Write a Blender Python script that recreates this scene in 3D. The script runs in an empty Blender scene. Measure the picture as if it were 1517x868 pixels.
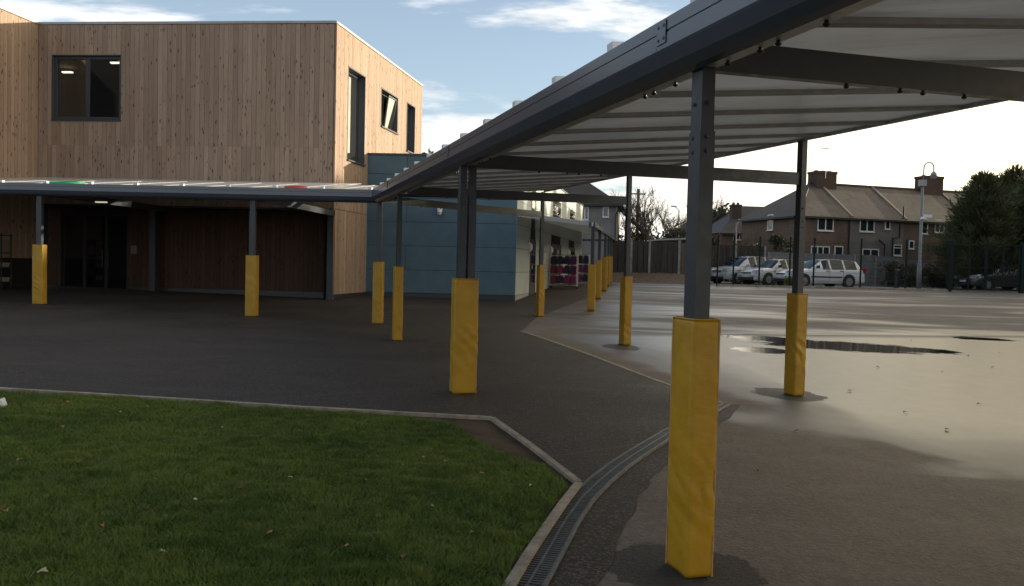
import bpy, bmesh, math, random
import numpy as np
from mathutils import Vector, Matrix, noise
random.seed(7); rng = np.random.default_rng(7)
V = Vector
sc = bpy.context.scene
COL = sc.collection

# ------------------------------------------------------------------ camera
FPX, CX, CY = 1230.0, 758.5, 434.0          # focal length and centre in photo pixels
PITCH, ROLL, CAMH = math.radians(1.88), 0.0235, 1.56
fw = V((0, math.cos(PITCH), -math.sin(PITCH))); r0 = V((1, 0, 0)); u0 = V((0, math.sin(PITCH), math.cos(PITCH)))
rt = r0*math.cos(ROLL) + u0*math.sin(ROLL); up = -r0*math.sin(ROLL) + u0*math.cos(ROLL)
CAM = V((0, 0, CAMH))
cd = bpy.data.cameras.new('camera'); cam = bpy.data.objects.new('camera', cd); COL.objects.link(cam)
cd.sensor_width = 36; cd.lens = 36*FPX/1517; cd.clip_end = 5000; cd.clip_start = 0.05
m = Matrix.Identity(4)
for i in range(3):
    m[i][0] = rt[i]; m[i][1] = up[i]; m[i][2] = -fw[i]; m[i][3] = CAM[i]
cam.matrix_world = m
sc.camera = cam

# ------------------------------------------------------------------ light
SUN_AZ, SUN_EL = math.radians(72), math.radians(7.2)     # azimuth from +Y towards +X
sund = V((math.sin(SUN_AZ)*math.cos(SUN_EL), math.cos(SUN_AZ)*math.cos(SUN_EL), math.sin(SUN_EL)))
sl = bpy.data.lights.new('sun', 'SUN'); sl.energy = 5.0; sl.angle = math.radians(0.6); sl.color = (1.0, .89, .70)
so = bpy.data.objects.new('sun', sl); COL.objects.link(so)
so.rotation_euler = (-sund).to_track_quat('-Z', 'Y').to_euler(); so.location = (30, 30, 30)

world = bpy.data.worlds.new('World'); sc.world = world; world.use_nodes = True
sc.view_settings.view_transform = 'Standard'; sc.view_settings.look = 'None'
sc.view_settings.exposure = 0.72; sc.view_settings.gamma = 1.0; sc.view_settings.use_curve_mapping = False
sc.render.resolution_x = 1024; sc.render.resolution_y = 586

class NT:
    """small node-tree helper"""
    def __init__(s, tree): s.t = tree; tree.nodes.clear()
    def n(s, typ, ins=None, **kw):
        nd = s.t.nodes.new(typ)
        for k, v in kw.items(): setattr(nd, k, v)
        if ins:
            for k, v in ins.items(): s.set(nd, k, v)
        return nd
    def set(s, nd, k, v):
        sock = nd.inputs[k]
        if isinstance(v, bpy.types.NodeSocket): s.t.links.new(v, sock)
        else: sock.default_value = v
    def math(s, op, a, b=0.0, c=0.0, clamp=False):
        nd = s.n('ShaderNodeMath', {0: a, 1: b, 2: c}, operation=op, use_clamp=clamp); return nd.outputs[0]
    def vmath(s, op, a, b=(0, 0, 0)):
        nd = s.n('ShaderNodeVectorMath', {0: a, 1: b}, operation=op); return nd
    def mapr(s, v, a, b, c=0.0, d=1.0, smooth=True):
        nd = s.n('ShaderNodeMapRange', {'Value': v, 'From Min': a, 'From Max': b, 'To Min': c, 'To Max': d}, interpolation_type='SMOOTHSTEP' if smooth else 'LINEAR'); return nd.outputs[0]
    def mix(s, f, a, b, mode='MIX'):
        nd = s.n('ShaderNodeMix', data_type='RGBA', blend_type=mode)
        s.set(nd, 0, f); s.set(nd, 6, c4(a)); s.set(nd, 7, c4(b)); return nd.outputs[2]
    def noise(s, vec, scale, detail=4.0, rough=.55, dist=0.0):
        return s.n('ShaderNodeTexNoise', {'Vector': vec, 'Scale': scale, 'Detail': detail, 'Roughness': rough, 'Distortion': dist}).outputs[0]
    def mapping(s, vec, scale=(1, 1, 1), loc=(0, 0, 0), rot=(0, 0, 0)):
        return s.n('ShaderNodeMapping', {'Vector': vec, 'Scale': scale, 'Location': loc, 'Rotation': rot}).outputs[0]
    def pos(s): return s.n('ShaderNodeNewGeometry').outputs['Position']
    def obj(s): return s.n('ShaderNodeTexCoord').outputs['Object']
    def rnd(s): return s.n('ShaderNodeObjectInfo').outputs['Random']
    def bump(s, h, strength, dist=.01):
        return s.n('ShaderNodeBump', {'Height': h, 'Strength': strength, 'Distance': dist}).outputs[0]
def c4(c):
    if isinstance(c, (tuple, list)): return (c[0], c[1], c[2], 1.0)
    return c

# sky: Nishita with broken cloud, brighter and warmer around the low sun
w = NT(world.node_tree)
gen = w.n('ShaderNodeTexCoord').outputs['Generated']
dirn = w.vmath('NORMALIZE', gen).outputs[0]
sky = w.n('ShaderNodeTexSky', sky_type='NISHITA', sun_disc=False, sun_elevation=SUN_EL, sun_rotation=SUN_AZ, altitude=20, air_density=1.0, dust_density=.8, ozone_density=2.3)
SKY_K = 0.15
skc = w.mix(1.0, sky.outputs[0], (SKY_K, SKY_K, SKY_K), 'MULTIPLY')
sep = w.n('ShaderNodeSeparateXYZ', {0: dirn})
zc = w.math('MAXIMUM', sep.outputs[2], 0.0)
den = w.math('ADD', zc, 0.16)
cv = w.n('ShaderNodeCombineXYZ', {0: w.math('DIVIDE', sep.outputs[0], den), 1: w.math('DIVIDE', sep.outputs[1], den), 2: 0.0}).outputs[0]
glow = w.n('ShaderNodeVectorMath', {0: dirn, 1: tuple(sund)}, operation='DOT_PRODUCT').outputs['Value']
n1 = w.noise(w.mapping(cv, (.55, 1.0, 1), (21.4, 2.7, 0), (0, 0, .5)), 1.35, 9, .58, .3)
n2 = w.noise(w.mapping(cv, (1.0, 1.0, 1), (7.3, 3.1, 0)), 4.0, 6, .6)
dens = w.math('ADD', n1, w.math('MULTIPLY', w.mapr(glow, .30, .80), .20))
dens = w.math('ADD', dens, w.math('MULTIPLY', w.mapr(zc, .30, .02), .12))
mask = w.mapr(dens, .505, .60)
warm = w.mapr(glow, .35, .9)
ccol = w.mix(w.mapr(glow, .25, .85), (.78, .78, .78), (1.0, .89, .64))
ccol = w.mix(w.math('MULTIPLY', w.mapr(n2, .40, .66), .50), ccol, (.42, .43, .45))
ccol = w.mix(1.0, ccol, w.mix(w.math('MULTIPLY', w.mapr(glow, .25, .95), w.mapr(zc, .65, .20)), (1, 1, 1), (1.95, 1.80, 1.55)), 'MULTIPLY')
skc = w.mix(w.mapr(zc, .75, .03, .06, .32), skc, w.mix(warm, (.62, .66, .72), (.80, .72, .54)))          # thin high haze
fin = w.mix(w.math('MULTIPLY', mask, .92), skc, ccol)
bg = w.n('ShaderNodeBackground', {'Color': fin, 'Strength': 1.0})
out = w.n('ShaderNodeOutputWorld', {'Surface': bg.outputs[0]})

# ------------------------------------------------------------------ ground height and pixel helpers
def sstep(a, b, x):
    t = min(max((x-a)/(b-a), 0), 1); return t*t*(3-2*t)
def g(x, y):
    s = sstep(12, 39, y); yy = min(max(y, -10), 39); xx = min(max(x, -30), 30)
    return -0.0285*xx*(1-s) + 0.0083*yy + 0.5*s
def ray(px, py): return fw + rt*((px-CX)/FPX) - up*((py-CY)/FPX)
def G(px, py, lift=0.0):
    """ground point under a photo pixel"""
    d = ray(px, py); t0 = 0.5; t = t0
    while t < 400:
        p = CAM + d*t
        if p.z <= g(p.x, p.y)+lift: break
        t0 = t; t *= 1.02
    for _ in range(30):
        q = (t0+t)/2; p = CAM + d*q
        if p.z <= g(p.x, p.y)+lift: t = q
        else: t0 = q
    return CAM + d*t
def atY(px, py, Y):
    d = ray(px, py); return CAM + d*(Y/d.y)
class Fr:
    """vertical wall frame: O base corner, u along the wall, n outward"""
    def __init__(s, O, u, n):
        s.O = V((O[0], O[1], 0)); s.u = V((u[0], u[1], 0)).normalized(); s.n = V((n[0], n[1], 0)).normalized()
    def p(s, u, z, n=0.0): return s.O + s.u*u + s.n*n + V((0, 0, z))
    def px(s, px, py):
        d = ray(px, py); t = (s.O-CAM).dot(s.n)/d.dot(s.n); q = CAM + d*t
        return (q-s.O).dot(s.u), q.z

# ------------------------------------------------------------------ mesh helpers
class MB:
    def __init__(s): s.v = []; s.f = []
    def quad(s, a, b, c, d): k = len(s.v); s.v += [a, b, c, d]; s.f.append((k, k+1, k+2, k+3))
    def poly(s, pts): k = len(s.v); s.v += list(pts); s.f.append(tuple(range(k, k+len(pts))))
    def hexa(s, p):      # 8 points: bottom 4 ccw, top 4
        k = len(s.v); s.v += list(p)
        for q in ((3, 2, 1, 0), (4, 5, 6, 7), (0, 1, 5, 4), (1, 2, 6, 5), (2, 3, 7, 6), (3, 0, 4, 7)): s.f.append(tuple(k+i for i in q))
        return s
    def box(s, x0, x1, y0, y1, z0, z1):
        return s.hexa([V((x0, y0, z0)), V((x1, y0, z0)), V((x1, y1, z0)), V((x0, y1, z0)), V((x0, y0, z1)), V((x1, y0, z1)), V((x1, y1, z1)), V((x0, y1, z1))])
    def fbox(s, fr, u0, u1, z0, z1, n0, n1):
        P = fr.p
        return s.hexa([P(u0, z0, n1), P(u1, z0, n1), P(u1, z0, n0), P(u0, z0, n0), P(u0, z1, n1), P(u1, z1, n1), P(u1, z1, n0), P(u0, z1, n0)])
    def beam(s, a, b, w, h, upv=V((0, 0, 1))):   # rectangular bar centred on a-b, w sideways, h along up
        a = V(a); b = V(b); d = (b-a).normalized(); sd = d.cross(upv).normalized()*(w/2); uu = sd.cross(d).normalized()*(h/2)
        return s.hexa([a-sd-uu, a+sd-uu, b+sd-uu, b-sd-uu, a-sd+uu, a+sd+uu, b+sd+uu, b-sd+uu])
    def tube(s, pts, rad, n=8, caps=True):
        pts = [V(p) for p in pts]; rad = rad if isinstance(rad, (list, tuple)) else [rad]*len(pts); k = len(s.v); pv = None
        for i, p in enumerate(pts):
            d = (pts[min(i+1, len(pts)-1)]-pts[max(i-1, 0)]).normalized()
            if pv is None: pv = d.cross(V((.31, .17, .93))).normalized()
            pv = (pv - d*pv.dot(d)).normalized(); q = d.cross(pv)
            for j in range(n):
                a = 2*math.pi*j/n; s.v.append(p + (pv*math.cos(a)+q*math.sin(a))*rad[i])
        for i in range(len(pts)-1):
            for j in range(n): s.f.append((k+i*n+j, k+i*n+(j+1) % n, k+(i+1)*n+(j+1) % n, k+(i+1)*n+j))
        if caps:
            s.f.append(tuple(k+j for j in reversed(range(n)))); e = k+(len(pts)-1)*n; s.f.append(tuple(e+j for j in range(n)))
        return s
    def prism(s, sec, a, b, e1, e2):       # closed section [(x,y)] in axes e1,e2 swept from a to b
        k = len(s.v); n = len(sec)
        for o in (a, b):
            for x, y in sec: s.v.append(V(o)+e1*x+e2*y)
        for j in range(n): s.f.append((k+j, k+(j+1) % n, k+n+(j+1) % n, k+n+j))
        s.f.append(tuple(k+j for j in reversed(range(n)))); s.f.append(tuple(k+n+j for j in range(n)))
        return s
    def dome(s, c, r, axis=V((0, 0, -1)), n=8, flat=.8):
        axis = V(axis).normalized(); a = axis.orthogonal().normalized(); b = axis.cross(a); k = len(s.v)
        rings = [(1.0, 0.0), (.92, .45), (.55, .85)]
        for rr, hh in rings:
            for j in range(n):
                t = 2*math.pi*j/n; s.v.append(V(c)+(a*math.cos(t)+b*math.sin(t))*r*rr+axis*r*flat*hh)
        s.v.append(V(c)+axis*r*flat)
        for i in range(2):
            for j in range(n): s.f.append((k+i*n+j, k+i*n+(j+1) % n, k+(i+1)*n+(j+1) % n, k+(i+1)*n+j))
        for j in range(n): s.f.append((k+2*n+j, k+2*n+(j+1) % n, k+3*n))
        return s
    def mesh(s, name, off=V((0, 0, 0)), smooth=False):
        me = bpy.data.meshes.new(name); me.from_pydata([tuple(v-off) for v in s.v], [], s.f); me.validate()
        bm = bmesh.new(); bm.from_mesh(me); bmesh.ops.recalc_face_normals(bm, faces=bm.faces); bm.to_mesh(me); bm.free()
        if smooth: me.polygons.foreach_set('use_smooth', [True]*len(me.polygons))
        return me
    def build(s, name, mat, parent=None, smooth=False):
        off = wloc(parent) if parent else V((0, 0, 0))
        if not parent and s.v:
            xs = [v.x for v in s.v]; ys = [v.y for v in s.v]; off = V(((min(xs)+max(xs))/2, (min(ys)+max(ys))/2, min(v.z for v in s.v)))
        me = s.mesh(name, off, smooth); me.materials.append(mat)
        o = bpy.data.objects.new(name, me); COL.objects.link(o)
        if parent: o.parent = parent
        else: o.location = off; WL[o] = off
        return o
WL = {}
def wloc(o):
    while o.parent: o = o.parent
    return WL[o]
def thing(name, label, cat, loc, group=None):
    o = bpy.data.objects.new(name, None); COL.objects.link(o); o.location = loc; o.empty_display_size = .2
    WL[o] = V(loc); return tag(o, label, cat, group)
def tag(o, label, cat, group=None):
    o['label'] = label; o['category'] = cat
    if group: o['group'] = group
    return o
def struct(o): o['kind'] = 'structure'; return o
def stuff(o): o['kind'] = 'stuff'; return o
def piece(name, me, M, parent):
    o = bpy.data.objects.new(name, me); COL.objects.link(o); o.parent = parent
    o.matrix_basis = Matrix.Translation(-wloc(parent)) @ M; return o
def unit(mat, name='unit'):
    mb = MB().box(0, 1, 0, 1, 0, 1); me = mb.mesh(name); me.materials.append(mat); return me
def fmat(fr, u0, u1, z0, z1, n0, n1):
    """matrix that maps the unit cube onto a box in a wall frame"""
    M = Matrix.Identity(4); o = fr.p(u0, z0, n0); a = fr.u*(u1-u0); b = fr.n*(n1-n0)
    for i in range(3): M[i][0] = a[i]; M[i][1] = b[i]; M[i][3] = o[i]
    M[2][2] = z1-z0; return M
def holes_split(z0, z1, hs):
    segs = [(z0, z1)]
    for a, b in hs:
        new = []
        for s, e in segs:
            if b <= s or a >= e: new.append((s, e)); continue
            if a > s: new.append((s, a))
            if b < e: new.append((b, e))
        segs = new
    return [q for q in segs if q[1]-q[0] > .01]
def clip(poly, P, N):
    out = []
    for i in range(len(poly)):
        a, b = poly[i], poly[(i+1) % len(poly)]; da = (a-P).dot(N); db = (b-P).dot(N)
        if da >= 0: out.append(a)
        if da*db < 0: out.append(a+(b-a)*(da/(da-db)))
    return out

# ------------------------------------------------------------------ materials
MATS = {}
def mat(name, color, rough=.6, metal=0.0, var=.0, vscale=6.0, bump=0.0, bscale=40.0, spec=.5, rand=0.0, coord='pos', coat=0.0, stretch=(1, 1, 1), sheen=0.0, rvar=0.0):
    if name in MATS: return MATS[name]
    ma = bpy.data.materials.new(name); ma.use_nodes = True; t = NT(ma.node_tree); MATS[name] = ma
    col = c4(color); vec = t.mapping(t.pos() if coord == 'pos' else t.obj(), stretch)
    if var > 0:
        n = t.noise(vec, vscale, 6, .6); d = tuple(max(0, c*(1-var)) for c in color); l = tuple(c*(1+var) for c in color)
        col = t.mix(t.mapr(n, .3, .7), d, l)
    if rand > 0:
        r = t.rnd(); k = t.mapr(r, 0, 1, 1-rand, 1+rand, False)
        cc = t.n('ShaderNodeCombineXYZ', {0: k, 1: k, 2: k}).outputs[0]; col = t.mix(1.0, col, cc, 'MULTIPLY')
    ro = rough
    if rvar > 0: ro = t.math('ADD', rough, t.mapr(t.noise(vec, vscale*1.7, 5), .3, .7, -rvar, rvar), clamp=True)
    b = t.n('ShaderNodeBsdfPrincipled', {'Base Color': col, 'Roughness': ro, 'Metallic': metal, 'Specular IOR Level': spec, 'Coat Weight': coat, 'Coat Roughness': .08})
    if bump > 0: t.set(b, 'Normal', t.bump(t.noise(vec, bscale, 5, .6), bump, .01))
    t.n('ShaderNodeOutputMaterial', {'Surface': b.outputs[0]}); return ma
def emit(name, color, s):
    ma = bpy.data.materials.new(name); ma.use_nodes = True; t = NT(ma.node_tree)
    t.n('ShaderNodeOutputMaterial', {'Surface': t.n('ShaderNodeEmission', {'Color': c4(color), 'Strength': s}).outputs[0]}); return ma

slate = mat('slate_painted_steel', (.028, .032, .038), .42, 0, .12, 9, .05, 60, rvar=.08)
slate_gut = mat('slate_gutter_aluminium', (.060, .072, .092), .24, .0, .06, 2, spec=.7)
bolt_m = mat('black_plastic_cap', (.012, .012, .013), .45)
flange_m = mat('mill_aluminium', (.50, .50, .48), .45, .2, .15, 12)
bar_m = mat('roof_bar_aluminium', (.33, .32, .31), .5, .0, .12, 8)
capm = mat('bar_end_cap_plastic', (.62, .63, .64), .5)
conc = mat('concrete_edging', (.25, .205, .155), .85, 0, .28, 8, .3, 60, rand=.10)
conc_d = mat('grey_concrete', (.22, .21, .19), .9, 0, .25, 4, .3, 40)
steel = mat('galvanised_grating', (.085, .085, .08), .5, .3, .3, 18, rand=.12)
drain_in = mat('drain_shade_black', (.003, .003, .003), .9, spec=.1)  # near-black, holds the shade between the grating bars
frame_m = mat('anthracite_window_frame', (.045, .052, .060), .42)
white_m = mat('white_plastic', (.62, .62, .60), .45, 0, .08, 3)
tyre_m = mat('tyre_rubber', (.015, .015, .016), .8)
rim_m = mat('alloy_rim', (.35, .35, .36), .35, .7)
dark_m = mat('dark_interior', (.02, .018, .016), .8)
black_m = mat('black_plastic', (.015, .016, .017), .5)
bark = mat('bark', (.07, .055, .042), .9, 0, .35, 10, .4, 30)
fence_wood = mat('weathered_fence_wood', (.036, .028, .022), .85, 0, .3, 5, .3, 20, stretch=(3, 3, .4), rand=.2)
fence_grey = mat('grey_fence_panel', (.16, .155, .15), .85, 0, .2, 3, .2, 20, rand=.12)
green_steel = mat('dark_green_fence_steel', (.008, .014, .012), .7, spec=.2)

def glass_mat(name, tint=(.02, .025, .03), trans=.5, refl=1.6):
    ma = bpy.data.materials.new(name); ma.use_nodes = True; t = NT(ma.node_tree)
    ge = t.n('ShaderNodeNewGeometry'); dp = t.n('ShaderNodeVectorMath', {0: ge.outputs['Normal'], 1: ge.outputs['Incoming']}, operation='DOT_PRODUCT').outputs['Value']
    fr = t.math('ADD', .043, t.math('MULTIPLY', t.math('POWER', t.math('SUBTRACT', 1.0, t.math('ABSOLUTE', dp)), 5.0), .957))
    gl = t.n('ShaderNodeBsdfGlossy', {'Color': (.95, .95, .95, 1), 'Roughness': .015}).outputs[0]
    base = t.n('ShaderNodeMixShader', {0: trans, 1: t.n('ShaderNodeBsdfDiffuse', {'Color': c4(tint)}).outputs[0], 2: t.n('ShaderNodeBsdfTransparent', {'Color': (.75, .78, .78, 1)}).outputs[0]}).outputs[0]
    f2 = t.math('MULTIPLY', fr, refl, clamp=True)
    t.n('ShaderNodeOutputMaterial', {'Surface': t.n('ShaderNodeMixShader', {0: f2, 1: base, 2: gl}).outputs[0]}); return ma
glass = glass_mat('window_glass', trans=.85)
coated = glass_mat('coated_window_glass', (.03, .03, .03), 0.0, 3.2)
glass_far = glass_mat('dark_window_glass', (.025, .028, .03), 0.0)

# opal twin-wall polycarbonate: light passes through it
def poly_mat():
    ma = bpy.data.materials.new('opal_polycarbonate'); ma.use_nodes = True; t = NT(ma.node_tree)
    p = t.pos(); n = t.noise(t.mapping(p, (1, 1, 1)), 1.3, 6, .6); n2 = t.noise(p, 14, 4)
    col = t.mix(t.mapr(n, .3, .75), (.80, .80, .80), (.68, .69, .69)); col = t.mix(t.mapr(n2, .55, .8, 0, .25), col, (.50, .49, .45))
    fl_ = t.noise(t.mapping(p, (.25, 14, 1), (0, 0, 0), (0, 0, -.277)), 2.5, 5, .7); gr_ = t.noise(t.mapping(p, (.5, 2.5, 1), (0, 0, 0), (0, 0, -.277)), 1.2, 6, .65)
    col = t.mix(t.mapr(fl_, .35, .75, 0, .30), col, (.50, .48, .44)); col = t.mix(t.mapr(gr_, .5, .75, 0, .45), col, (.46, .43, .38))
    d = t.n('ShaderNodeBsdfDiffuse', {'Color': col}).outputs[0]; tr = t.n('ShaderNodeBsdfTranslucent', {'Color': col}).outputs[0]
    mx = t.n('ShaderNodeMixShader', {0: .47, 1: d, 2: tr}).outputs[0]
    gl = t.n('ShaderNodeBsdfGlossy', {'Color': (1, 1, 1, 1), 'Roughness': .28}).outputs[0]
    fr = t.math('MULTIPLY', t.n('ShaderNodeFresnel', {'IOR': 1.45}).outputs[0], .55)
    t.n('ShaderNodeOutputMaterial', {'Surface': t.n('ShaderNodeMixShader', {0: fr, 1: mx, 2: gl}).outputs[0]}); return ma
opal = poly_mat()

# yellow vinyl of the post pads
def vinyl():
    ma = bpy.data.materials.new('yellow_vinyl'); ma.use_nodes = True; t = NT(ma.node_tree); p = t.pos()
    n = t.noise(p, 5, 5, .6); n2 = t.noise(p, 30, 5, .65); n3 = t.noise(t.mapping(p, (1, 1, 2.2), (0, 0, 0), (.5, .4, .2)), 9, 4, .6, .6)
    col = t.mix(t.mapr(n, .3, .7), (.35, .185, .007), (.42, .228, .010)); col = t.mix(t.mapr(n2, .64, .84, 0, .3), col, (.28, .16, .03))
    col = t.mix(t.math('MULTIPLY', t.mapr(t.noise(p, 2.2, 5, .7), .5, .8), .45), col, (.26, .15, .02)); col = t.mix(t.mapr(t.noise(t.mapping(p, (4, 4, 1.2)), 6, 5, .7), .66, .78, 0, .55), col, (.12, .075, .02))
    h = t.math('ADD', t.math('MULTIPLY', n3, 1.0), t.math('MULTIPLY', n2, .08))
    b = t.n('ShaderNodeBsdfPrincipled', {'Base Color': col, 'Roughness': .42, 'Specular IOR Level': .4, 'Normal': t.bump(h, .16, .02)})
    t.n('ShaderNodeOutputMaterial', {'Surface': b.outputs[0]}); return ma
yellow = vinyl()
seam_m = mat('hook_and_loop_seam', (.40, .22, .08), .8, 0, .2, 20)

# timber boards, each a little different, with knots and grain
def timber(name, a, b, c):
    ma = bpy.data.materials.new(name); ma.use_nodes = True; t = NT(ma.node_tree)
    r = t.rnd(); off = t.n('ShaderNodeCombineXYZ', {0: t.math('MULTIPLY', r, 37.0), 1: t.math('MULTIPLY', r, 91.0), 2: t.math('MULTIPLY', r, 53.0)}).outputs[0]
    p = t.vmath('ADD', t.pos(), off).outputs[0]
    grain = t.noise(t.mapping(p, (9, 9, .55)), 5, 7, .62, .8); big = t.noise(t.mapping(p, (1, 1, .5)), .9, 4)
    col = t.mix(t.mapr(grain, .25, .75), a, b); col = t.mix(t.mapr(big, .35, .7, 0, .6), col, c)
    vo = t.n('ShaderNodeTexVoronoi', {'Vector': t.mapping(p, (10, 10, 3.4)), 'Scale': 1.0, 'Randomness': 1.0}).outputs['Distance']
    col = t.mix(t.math('MULTIPLY', t.mapr(vo, .12, .26, .9, 0), t.mapr(t.noise(p, 3.0, 2), .36, .50)), col, tuple(x*.28 for x in c))
    st = t.noise(t.mapping(p, (14, 14, .25)), 2, 4); col = t.mix(t.mapr(st, .6, .78, 0, .45), col, tuple(x*.45 for x in c))
    k = t.mapr(t.math('FRACT', t.math('MULTIPLY', r, 17.3)), 0, 1, .87, 1.12, False); kk = t.n('ShaderNodeCombineXYZ', {0: k, 1: k, 2: k}).outputs[0]
    col = t.mix(1.0, col, kk, 'MULTIPLY')
    bs = t.n('ShaderNodeBsdfPrincipled', {'Base Color': col, 'Roughness': .72, 'Specular IOR Level': .3, 'Normal': t.bump(grain, .25, .006)})
    t.n('ShaderNodeOutputMaterial', {'Surface': bs.outputs[0]}); return ma
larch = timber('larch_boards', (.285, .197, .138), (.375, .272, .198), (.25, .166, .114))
larch_shaded = timber('shaded_larch_boards', (.060, .031, .018), (.080, .043, .025), (.052, .026, .015))  # darker copy of the larch, shade under the canopy put into its colour

def panel_mat(name, color, var=.08):
    ma = bpy.data.materials.new(name); ma.use_nodes = True; t = NT(ma.node_tree); p = t.pos()
    n = t.noise(p, 2.2, 6, .65); n2 = t.noise(t.mapping(p, (6, 6, .35)), 1.5, 4)
    col = t.mix(t.mapr(n, .3, .7), tuple(x*(1-var) for x in color), tuple(x*(1+var) for x in color))
    col = t.mix(t.mapr(n2, .58, .8, 0, .25), col, tuple(x*.72 for x in color))
    k = t.mapr(t.rnd(), 0, 1, .95, 1.05, False); kk = t.n('ShaderNodeCombineXYZ', {0: k, 1: k, 2: k}).outputs[0]; col = t.mix(1.0, col, kk, 'MULTIPLY')
    b = t.n('ShaderNodeBsdfPrincipled', {'Base Color': col, 'Roughness': .5, 'Specular IOR Level': .4})
    t.n('ShaderNodeOutputMaterial', {'Surface': b.outputs[0]}); return ma
blue_p = panel_mat('blue_grey_panel', (.075, .132, .165)); pale_p = panel_mat('pale_green_grey_panel', (.36, .395, .37))

# playground tarmac: wetness comes from the 'wet' and 'puddle' attributes on the ground mesh, broken up by noise
def tarmac_old():
    ma = bpy.data.materials.new('old_wet_tarmac'); ma.use_nodes = True; t = NT(ma.node_tree); p = t.pos()
    wet = t.n('ShaderNodeAttribute', attribute_name='wet').outputs['Fac']; pud = t.n('ShaderNodeAttribute', attribute_name='puddle').outputs['Fac']; far = t.n('ShaderNodeAttribute', attribute_name='farzone').outputs['Fac']
    nb = t.noise(p, .9, 6, .6); nm = t.noise(p, 3.5, 6, .65); nf = t.noise(p, 80, 4, .7); nst = t.noise(t.mapping(p, (.22, 1.1, 1), (0, 0, 0), (0, 0, -.12)), .55, 6, .6, .4)
    wv = t.math('ADD', wet, t.math('MULTIPLY', t.math('SUBTRACT', nb, .5), .9)); wv = t.math('ADD', wv, t.math('MULTIPLY', t.math('SUBTRACT', nm, .5), .35))
    wm = t.mapr(wv, -.16, .34)
    fm = t.math('MULTIPLY', t.mapr(nst, .36, .68, .15, 1.0), t.mapr(far, -.05, .15)); fm = t.math('MULTIPLY', fm, .95)
    wm2 = t.math('MAXIMUM', wm, fm)
    pv = t.math('ADD', t.math('MULTIPLY', pud, 1.7), t.math('MULTIPLY', t.math('SUBTRACT', t.noise(t.mapping(p, (.6, 1.5, 1)), 2.6, 9, .78), .54), 3.2)); pm = t.mapr(pv, -.03, .05)
    pt = None
    for c, rx, ry, ph in PATCH:
        dv = t.vmath('MULTIPLY', t.vmath('SUBTRACT', p, (c.x, c.y, 0)).outputs[0], (1/rx, 1/ry, 0)).outputs[0]; ln = t.n('ShaderNodeVectorMath', {0: dv}, operation='LENGTH').outputs['Value']
        e_ = t.math('ADD', t.math('SUBTRACT', 1.0, ln), t.math('MULTIPLY', t.math('SUBTRACT', t.noise(p, 3.0, 7, .7), .5), 1.1)); pt = e_ if pt is None else t.math('MAXIMUM', pt, e_)
    ptm = t.mapr(pt, -.02, .05); wm2 = t.math('MULTIPLY', wm2, t.math('SUBTRACT', 1.0, t.math('MULTIPLY', ptm, .7)))
    dry = t.mix(t.mapr(nb, .3, .7), (.098, .077, .060), (.142, .114, .090)); dry = t.mix(t.mapr(nm, .45, .75, 0, .6), dry, (.088, .072, .058)); dry = t.mix(t.mapr(nf, .52, .70, 0, .7), dry, (.23, .205, .18))
    dry = t.mix(t.mapr(t.noise(p, .35, 5, .6), .52, .72, 0, .7), dry, (.17, .15, .13))
    ng = t.noise(p, 34, 3, .6); ng2 = t.noise(p, 13, 4, .6); dry = t.mix(t.mapr(ng, .42, .62, .34, 0), dry, (.050, .040, .032)); dry = t.mix(t.mapr(ng2, .45, .70, 0, .28), dry, (.18, .150, .122))
    col = t.mix(wm2, dry, t.mix(nm, (.046, .042, .039), (.068, .062, .057))); col = t.mix(t.math('MULTIPLY', ptm, .85), col, t.mix(t.mapr(nf, .4, .7), (.016, .0145, .0135), (.050, .045, .040))); col = t.mix(pm, col, (.012, .011, .010))
    wr = t.mapr(t.math('ADD', wet, t.math('MULTIPLY', t.math('SUBTRACT', nb, .5), 1.2)), .1, 2.4, .54, .33); wr = t.math('MINIMUM', wr, t.mapr(fm, 0, .6, .6, .27)); ro = t.math('ADD', t.math('MULTIPLY', wm2, wr), t.math('MULTIPLY', t.math('SUBTRACT', 1.0, wm2), .78)); ro = t.math('ADD', ro, t.math('MULTIPLY', t.math('SUBTRACT', nm, .5), .10)); ro = t.math('ADD', t.math('MULTIPLY', ro, t.math('SUBTRACT', 1.0, pm)), t.math('MULTIPLY', pm, .03))
    h = t.math('ADD', t.math('MULTIPLY', nf, .5), t.math('MULTIPLY', ng, 1.6)); bs = t.math('MULTIPLY', t.mapr(wm2, 0, 1, .8, .26, False), t.math('SUBTRACT', 1.0, t.math('MULTIPLY', pm, .97)))
    rip = t.noise(t.mapping(p, (1, 2.5, 1)), 7, 3)
    hh = t.math('ADD', h, t.math('MULTIPLY', t.math('MULTIPLY', rip, pm), 3.0))
    b = t.n('ShaderNodeBsdfPrincipled', {'Base Color': col, 'Roughness': t.math('MAXIMUM', ro, .03), 'Specular IOR Level': t.mapr(wm2, 0, 1, .30, .62, False), 'Normal': t.bump(hh, t.math('MAXIMUM', bs, .03), .006)})
    t.n('ShaderNodeOutputMaterial', {'Surface': b.outputs[0]}); return ma
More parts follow.
